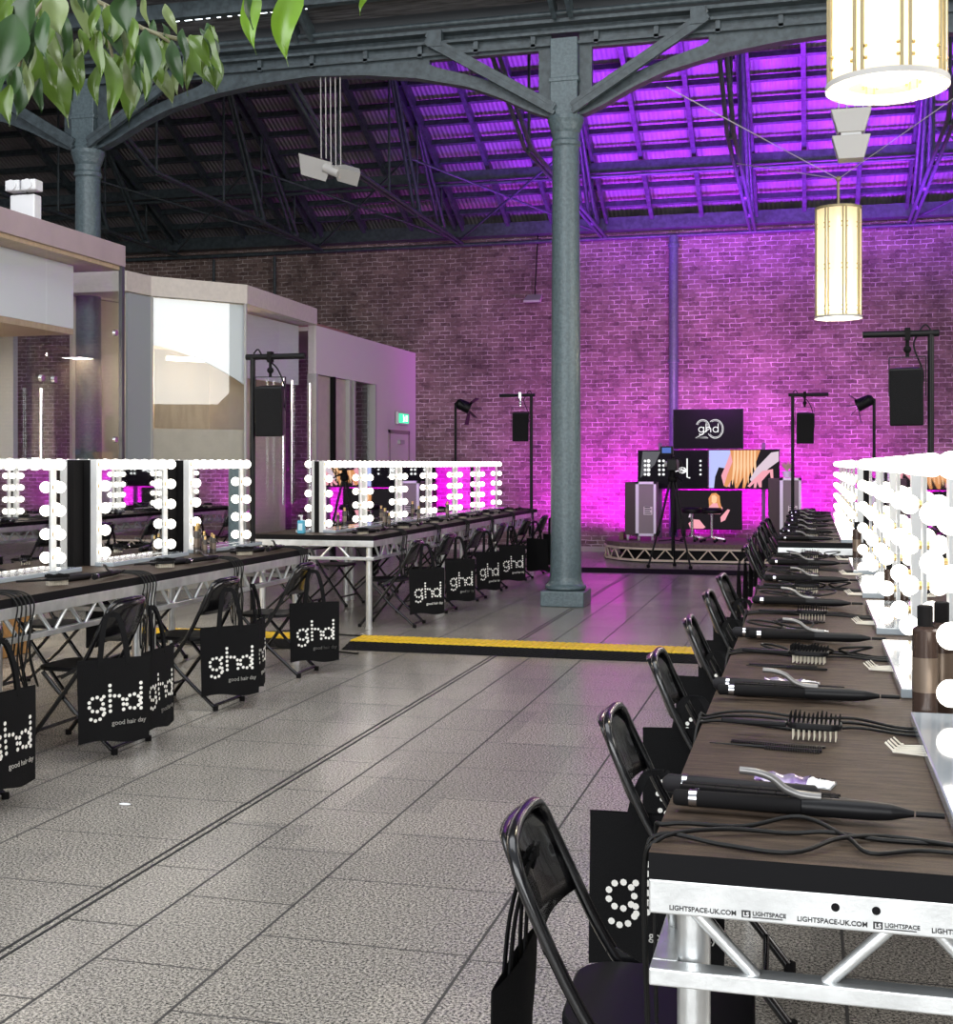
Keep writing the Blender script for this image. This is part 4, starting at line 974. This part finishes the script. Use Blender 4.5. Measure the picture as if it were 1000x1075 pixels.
def straightener_proto():
    t = thing('hair_straightener', 'x', 'hair straightener')
    for sg in (-1, 1):
        pts = smooth_path([(-.15,sg*.011,.022),(0,sg*.014,.022),(.12,sg*.012,.022),(.15,sg*.006,.022)], 4)
        m = M()
        for a, b in zip(pts, pts[1:]): m.bar(a, b, .018, .032)
        m.build('arm', MATTE, t, bevel=.003)
    M().tube([(.14,0,.022),(.20,0,.022),(.24,0,.02)], [.014,.010,.006], 10).build('swivel', BLKP, t)
    M().box((-.12,-.025,.012), (-.11,.025,.036)).build('silver_band', CHROME, t)
    return t
def brush_proto():
    t = thing('paddle_brush', 'x', 'hair brush')
    M().prism(rrect(.0,-.036,.13,.036,.034), .028, .044).prism([(-.16,-.006),(-.12,-.013),(0,-.014),(0,.014),(-.12,.013),(-.16,.006)], .028, .040).build('handle', BLKP, t, bevel=.004)
    m = M()
    for i in range(9):
        for j in range(4): m.tube([(.015+i*.0125,-.024+j*.016,.028),(.015+i*.0125,-.024+j*.016,.002)], .0016, 4)
    m.build('pins', pm('pale_pins', (.78,.72,.58), .5), t)
    m = M()
    for i in range(12):
        for j in range(6): m.tube([(.008+i*.0105,-.028+j*.0112,.044),(.008+i*.0105,-.028+j*.0112,.062+.004*math.sin(i*1.1))], .0022, 4)
    m.build('bristles', MATTE, t)
    return t
def comb_proto():
    t = thing('cutting_comb', 'x', 'comb')
    M().box((-.11,-.004,.0), (.11,.010,.004)).build('spine', BLKP, t)
    m = M(); [m.box((-.108+i*.0055,-.022,.0005), (-.1055+i*.0055,-.004,.0035)) for i in range(39)]; m.build('teeth', BLKP, t)
    return t
def tailcomb_proto():
    t = thing('tail_comb', 'x', 'comb')
    M().box((-.0,-.003,.0), (.13,.006,.006)).tube([(0,0,.003),(-.13,0,.003)], [.004,.0015], 6).build('spine', BLKP, t)
    m = M(); [m.box((.002+i*.0055,-.020,.001), (.0045+i*.0055,-.003,.004)) for i in range(23)]; m.build('teeth', BLKP, t)
    return t
def sleeve_proto():
    t = thing('heat_mat', 'x', 'heat mat')
    M().tube([(-.21,0,.017),(-.20,0,.018),(.09,0,.018),(.10,0,.014)], [.010,.019,.019,.010], 12).build('roll', pm('mat_rubber', (.014,.013,.015), .6, spec=.2), t)
    M().tube([(-.17,0,.018),(-.16,0,.018)], .0205, 12).build('strap', CHROME, t)
    return t
def packet_proto():
    t = thing('foil_packet', 'x', 'packet')
    pur = pm('packet_purple', (.13,.07,.22), .25, .4, col2=(.45,.40,.5), nscale=30)
    m = M(); m.grid(lambda u, v: (-.075+.11*u, -.028+.056*v, .004+.012*math.sin(PI*v)+.003*math.sin(17*u+5*v)), 14, 8); m.grid(lambda u, v: (-.075+.11*u, -.028+.056*v, .001), 1, 1); m.build('wrapper', pur, t)
    m = M(); m.grid(lambda u, v: (.035+.05*u, -.028+.056*v, .004+.012*math.sin(PI*v)*(1-u*.6)+.002*math.sin(20*u+9*v)), 8, 8).box((.035,-.027,.0005), (.085,.027,.003)); m.build('white_end', WHITE, t)
    m = M(); [m.box((.055+.006*k,-.012,.0165), (.058+.006*k,-.004,.018)) for k in range(3)]; m.build('print', MATTE, t)
    return t
def clip_proto():
    t = thing('section_clip', 'x', 'hair clip')
    M().bar((-.045,0,.006), (.05,.0,.004), .006, .003).bar((-.045,0,.007), (.05,.001,.010), .006, .002).build('jaw', SILVW, t)
    M().bar((-.045,0,.007), (-.065,0,.026), .008, .003).tube([(-.045,-.005,.008),(-.045,.005,.008)], .004, 6).build('pinch_tab', SILVW, t)
    return t
SILVW = pm('pale_clip', (.78,.74,.64), .4)
def can_proto(h, r, name, body, cap):
    t = thing(name, 'x', 'bottle')
    M().lathe((0,0,0), [(r*.95,0),(r,.004),(r,h*.78),(r*.92,h*.80),(r*.6,h*.82)], 16).build('bottle_body', body, t)
    M().lathe((0,0,0), [(r*.62,h*.81),(r*.62,h*.99),(r*.5,h)], 14).build('cap', cap, t)
    M().lathe((0,0,0), [(r*1.01,h*.25),(r*1.01,h*.55)], 16).build('product_label', pm(name+'_label', (.16,.12,.09), .3, .3), t)
    return t
TG, ST, BR, CB, TC, SV, PK, CL = [Proto(f()) for f in (tong_proto, straightener_proto, brush_proto, comb_proto, tailcomb_proto, sleeve_proto, packet_proto, clip_proto)]
CN = Proto(can_proto(.30, .028, 'hairspray_can', pm('can_brown', (.055,.035,.028), .2, .2), MATTE))
SB = Proto(can_proto(.17, .019, 'styling_bottle', pm('bottle_dark', (.06,.05,.045), .25), GOLD))
def cable(label, grp, pts_list, r=.0042, cat='cable'):
    m = M()
    for p in pts_list: m.tube(smooth_path(p, 6), r, 6)
    o = m.build('power_cable', CABLE); tag(o, label, cat, grp); return o
J = lambda a: random.uniform(-a, a)
def place(x0, y0, k, where, near=True, grp='near right'):
    """tools for one seat at the right-hand row; y0 is the line of the tong"""
    z = TZ+.001; w = where
    TG.put((x0+.27+J(.02), y0, z), R(-2+J(3)), 'black curling tong with a silver clamp lever, '+w, 'curling tongs, '+grp)
    ST.put((x0+.19+J(.02), y0+.058, z), R(-3+J(2)), 'black hair straightener lying next to the tong, '+w, 'straighteners, '+grp)
    SV.put((x0+.20+J(.02), y0+.125, z), R(-2+J(4)), 'rolled black heat mat behind the tong, '+w, 'heat mats, '+grp)
    PK.put((x0+.25+J(.05), y0+.30+J(.02), z), R(J(14)), 'small purple and white foil packet, '+w, 'foil packets, '+grp)
    TC.put((x0+.18+J(.02), y0+.60, z), R(-4+J(3)), 'pointed black tail comb, '+w, 'tail combs, '+grp)
    CB.put((x0+.20+J(.02), y0+.645, z), R(-4+J(3)), 'straight black cutting comb, '+w, 'cutting combs, '+grp)
    BR.put((x0+.20+J(.02), y0+.73, z), R(-5+J(5)), 'black paddle brush with pale pins, '+w, 'paddle brushes, '+grp)
    if near:
        for c in range(4):
            CL.put((x0+.50+.008*c, y0+.60+.026*c, z), R(-8+J(8)+4*c), 'pale section clip in the small fan of clips, %s one, %s' % (['nearest', 'second', 'third', 'furthest'][c], w), 'section clips, '+grp)
    e = .005
    cs = []
    for c in range(3):
        yy = y0+.86+.04*c
        cs.append([(x0-.012,yy-.3,.60-.08*c),(x0-.014,yy-.05,TZ-.03),(x0+.01,yy,TZ+e),(x0+.12,yy+.05*math.sin(c+k),TZ+e+.004*c),(x0+.26,yy-.05*math.cos(2*c+k),TZ+e),(x0+.38,yy+.02*c,TZ+e+.003),(x0+.50,yy-.04,TZ+e),(x0+.64,yy-.02+.02*c,TZ+e)])
    for q in range(3 if k % 2 else 2):   # coils dropped on the tools
        cx, cy = x0+.10+.11*q, y0+.16+.05*q
        cs.append([(cx+.07*math.cos(a*.9+q), cy+.07*math.sin(a*.9+q), TZ+.035+.022*abs(math.sin(a*.45+q))) for a in range(0, 13)]) if k > 1 else None
    if k % 2:   # coiled heap
        for q in range(3):
            cx, cy = x0+.16+.13*q, y0+.82+.03*q
            cs.append([(cx+.055*math.cos(a*.9+q), cy+.045*math.sin(a*.9+q), TZ+e+.006+.035*abs(math.sin(a*.45))) for a in range(0, 15)])
    cable('tangle of black power cables trailing to the mirror, '+w, 'power cables, '+grp, cs)
for k in range(6):
    place(RX, 2.47+k*1.22, k, '%s place, right-hand row' % OR[k], True)
for k in range(6):
    place(RX, 11.35+k*1.2, k+1, '%s place, far right row' % OR[k], False, 'far right')
cable('bundle of black cables across the front edge of the nearest right-hand table', None,
      [[(-.285,2.32,.45),(-.287,2.27,.80),(-.262,2.26,TZ+.004),(-.16,2.33,TZ+.012),(-.04,2.36,TZ+.005),(.03,2.44-.08,TZ+.012),(.12,2.36,TZ+.005),(.24,2.36,TZ+.005),(.36,2.36,TZ+.006)],
       [(-.29,2.36,.5),(-.287,2.29,.82),(-.26,2.29,TZ+.006),(-.15,2.26,TZ+.005),(-.03,2.24,TZ+.006),(.05,2.32,TZ+.014),(.14,2.38,TZ+.006),(.26,2.33,TZ+.012),(.36,2.33,TZ+.014)],
       [(-.28,2.40,.5),(-.28,2.38,.84),(-.255,2.36,TZ+.006),(-.12,2.38,TZ+.006),(-.02,2.42,TZ+.02),(.06,2.34,TZ+.012),(.10,2.27,TZ+.006),(.2,2.31,TZ+.006),(.36,2.28,TZ+.006)]])
# bottles by the right-hand mirrors
for i, (x, y, s) in enumerate(((.29,3.52,1), (.34,3.62,1), (.31,9.18,.9), (.36,6.33,.7))):
    o = CN.put((x, y, TZ), i, 'tall dark hairspray can %s' % ['in the first mirror gap on the right, nearer one', 'in the first mirror gap on the right, further one', 'by the last mirror before the right-hand gap', 'between the third and fourth right-hand mirrors'][i], 'dark hairspray cans'); o.scale = (s*1.15, s*1.15, s)

# left-hand table clutter
def lplace(x, y0, k, w, grp):
    z = TZ+.001
    SV.put((x-.22, y0, z), R(80+J(10)), 'rolled black heat mat '+w, 'heat mats, '+grp)
    SV.put((x-.30, y0+.05, z), R(84+J(10)), 'second rolled black heat mat '+w, 'second heat mats, '+grp)
    BR.put((x-.20, y0-.36, z), R(70+J(20)), 'black paddle brush '+w, 'paddle brushes, '+grp)
    TG.put((x-.12, y0+.16, z), R(95+J(8)), 'black curling tong with silver lever '+w, 'curling tongs, '+grp)
    cs = []
    for c in range(5):
        yy = y0+.30+.035*c
        cs.append([(x-.35,yy,TZ+.006),(x-.15,yy+.03*math.sin(c*2),TZ+.02),(x-.02,yy,TZ+.012),(x+.025,yy+.01,TZ-.04),(x+.02+J(.012),yy+.03*math.sin(3*c),.72),(x+.03+J(.01),yy+J(.04),.60),(x+.02,yy+J(.06),.46-.05*(c%3)),(x-.02,yy+.04,.55),(x-.01,yy+.05,.7)])
    cable('black power cables hanging over the table edge '+w, 'hanging cables, '+grp, cs, .0045)
for k, y in enumerate((5.25, 6.50, 7.72, 8.9)):
    lplace(-3.85, y, k, 'on the near left tables, %s place along' % OR[k], 'near left')
for k in range(6):
    lplace(-3.93, 11.7+k*1.2, k, 'on the far left tables, %s place along' % OR[k], 'far left')
for i, (x, y, s) in enumerate(((-4.32,8.58,.8), (-4.36,8.64,1.0), (-4.30,8.68,.85), (-4.40,8.60,1.25), (-4.42,8.66,1.35), (-4.34,8.73,.9), (-4.36,12.8,1.2), (-4.30,12.76,.9), (-4.36,14.0,1.1), (-4.36,15.2,1.2))):
    o = SB.put((x, y, TZ), i*.7, 'dark styling bottle %s' % ['frontmost left in the cluster before the gap mirror', 'left of the cluster before the gap mirror, taller', 'front middle of the cluster before the gap mirror', 'back left of the cluster, nearly tallest', 'tallest at the back of the cluster', 'right end of the cluster by the gap mirror', 'after the first far left mirror, taller', 'after the first far left mirror, shorter', 'after the second far left mirror', 'after the third far left mirror'][i], 'dark styling bottles'); o.scale = (s, s, s)
t = thing('sanitiser_bottle', 'blue pump bottle at the near corner of the far left table', 'bottle', (-4.72, 11.38, TZ))
M().box((-.035,-.03,0), (.035,.03,.13)).build('bottle_body', pm('blue_gel', (.10,.42,.60), .15), t, bevel=.012)
M().tube([(0,0,.13),(0,0,.17)], .012).box((-.03,-.008,.165), (.012,.008,.18)).build('pump', WHITE, t)
M().box((-.022,-.0315,.035), (.022,-.030,.10)).build('product_label', pm('blue_label', (.55,.75,.85), .4), t)
# floor cables by the gap
cable('loose black cable lying on the floor in the left aisle gap', None, [[(-5.6,10.9,.01),(-5.0,10.7,.01),(-4.5,11.0,.012),(-4.1,10.8,.01),(-3.7,10.75,.012)], [(-5.2,9.9,.01),(-4.6,9.75,.012),(-4.1,9.9,.01),(-3.55,9.75,.01)]], .008)
o = M().ball((0,0,.004), (.03,.014,.004)).build('paper_scrap', WHITE, loc=atD(131, 845, 1.55*FPX/358).to_2d().to_3d()); tag(o, 'tiny white scrap lying on the floor at the left', 'scrap')

# ---------------------------------------------------------------- hanging leaves
t = thing('ficus_branch', 'drooping green ficus branch hanging into the top left corner', 'plant', (-1.2, 1.0, 2.2))
org = Vector(t.location)
def lf(m, u0, v0, u1, v1, wpx, d, mi, tw):
    v0 -= 6; v1 += .12*(v1-v0); tw *= .9
    a = atD(u0, v0, d)-org; b = atD(u1, v1, d)-org; ax = b-a; L = ax.length; ax.normalize()
    rt = Vector((CA, SA, 0)); fw = Vector((-SA, CA, 0)); side = (rt*math.cos(tw)+fw*math.sin(tw)); side = (side-ax*side.dot(ax)).normalized(); nr = ax.cross(side)
    wd = wpx/FPX*d
    def f(s, q):
        prof = math.sin(PI*min(1, s/.9)**.85)**.9 if s < .9 else 0
        prof = max(prof, .10*(1-s)+.012); c = (q-.5)*2
        return a+ax*(L*s)+side*(wd*.5*prof*c)+nr*(abs(c)*prof*wd*.22+.10*L*math.sin(PI*s)*.5)+side*(.05*L*math.sin(2*PI*s+u0))+nr*(.03*L*math.sin(9*s+v0)*abs(c))
    m.grid(f, 12, 4, mi)
LV = [(18,22,6,88,50,0,.1),(52,22,72,122,60,1,.3),(22,72,20,120,28,0,.5),(34,0,30,40,40,0,-.4),(80,0,96,42,30,2,.5),(66,18,62,60,24,0,.8),(8,95,4,130,20,1,.2),(0,40,-6,110,40,0,0),
      (45,60,52,96,20,1,.9),(30,40,35,88,18,2,.2),(85,36,92,58,16,1,1.0),(60,80,64,112,22,0,.2),(118,12,116,52,28,1,.2),(134,0,130,34,34,0,.1),(146,0,153,30,10,2,.9),(172,10,180,36,14,2,.5),
      (112,58,113,126,22,1,.4),(124,62,148,126,34,1,.2),(132,60,150,110,26,2,.4),(143,40,152,76,22,1,.7),(155,36,163,84,24,0,.2),(166,72,180,108,22,2,.3),(172,44,178,76,18,1,.6),(178,48,186,92,20,0,.5),
      (188,44,202,70,18,2,.3),(196,44,218,92,22,1,.3),(200,42,234,70,24,1,.1),(218,56,234,96,24,1,.2),(206,50,222,84,18,0,.5),(160,60,170,90,16,1,.5),(140,70,146,98,14,0,.8),(98,0,104,34,26,0,.2),
      (110,30,122,60,20,0,.7),(50,0,60,36,34,2,.3),(10,0,14,30,44,1,.2),(128,32,138,66,18,2,.6),(148,58,156,104,18,1,.2),(183,76,188,100,12,2,.3),(170,30,176,52,10,0,.9),(72,60,78,100,20,1,.6),(100,36,100,60,14,2,.8),
      (258,-12,262,50,26,3,.3),(252,-14,256,26,14,0,1.0),(302,-16,308,60,36,3,.1),(383,-14,383,13,10,3,.6),(40,88,44,118,14,0,.6),(16,30,30,70,26,0,.7),(150,76,156,108,12,0,.3)]
leafm = [pm('leaf_dark', (.022,.062,.012), .38, noise_amt=.25, nscale=25), pm('leaf_mid', (.085,.15,.02), .28, noise_amt=.2, nscale=25), pm('leaf_pale', (.15,.20,.07), .35, noise_amt=.2, nscale=25), pm('leaf_bright', (.14,.27,.02), .3, noise_amt=.15, nscale=25)]
for q in range(46):
    u = random.uniform(-5, 110) if q < 26 else random.uniform(110, 225); v = random.uniform(-10, 78) if u < 110 else random.uniform(20, 50)+ (u-110)*.08; L_ = random.uniform(28, 48)
    LV.append((u, v, u+random.uniform(-8, 12), v+L_, L_*.42, random.choice((0,0,1,1,2)), random.uniform(0,.9)))
m = M()
for i, (u0, v0, u1, v1, wp, mi, tw) in enumerate(LV): lf(m, u0, v0, u1+((i*53) % 17)-8, v1, wp*.82, 1.15+.25*((i*37) % 10)/10, mi, tw)
m.build('foliage', leafm, t)
m = M()
def tw_(pts, r):
    m.tube(smooth_path([atD(u, v, d)-org for u, v, d in pts], 5), r, 6)
tw_([(-10,-30,1.3),(60,-12,1.3),(110,5,1.3),(150,30,1.3),(190,42,1.3),(215,50,1.3)], .0022)
tw_([(150,30,1.3),(165,36,1.25),(180,46,1.25)], .0016); tw_([(60,-12,1.3),(40,10,1.25),(25,40,1.2),(20,70,1.2)], .002); tw_([(110,5,1.3),(112,30,1.25),(118,60,1.25)], .0016)
tw_([(200,-40,1.3),(260,-14,1.3),(302,-18,1.3),(383,-16,1.3)], .002); tw_([(-10,-30,1.3),(100,-60,1.3),(200,-40,1.3)], .003)
m.build('twigs', pm('twig', (.16,.15,.08), .7), t)
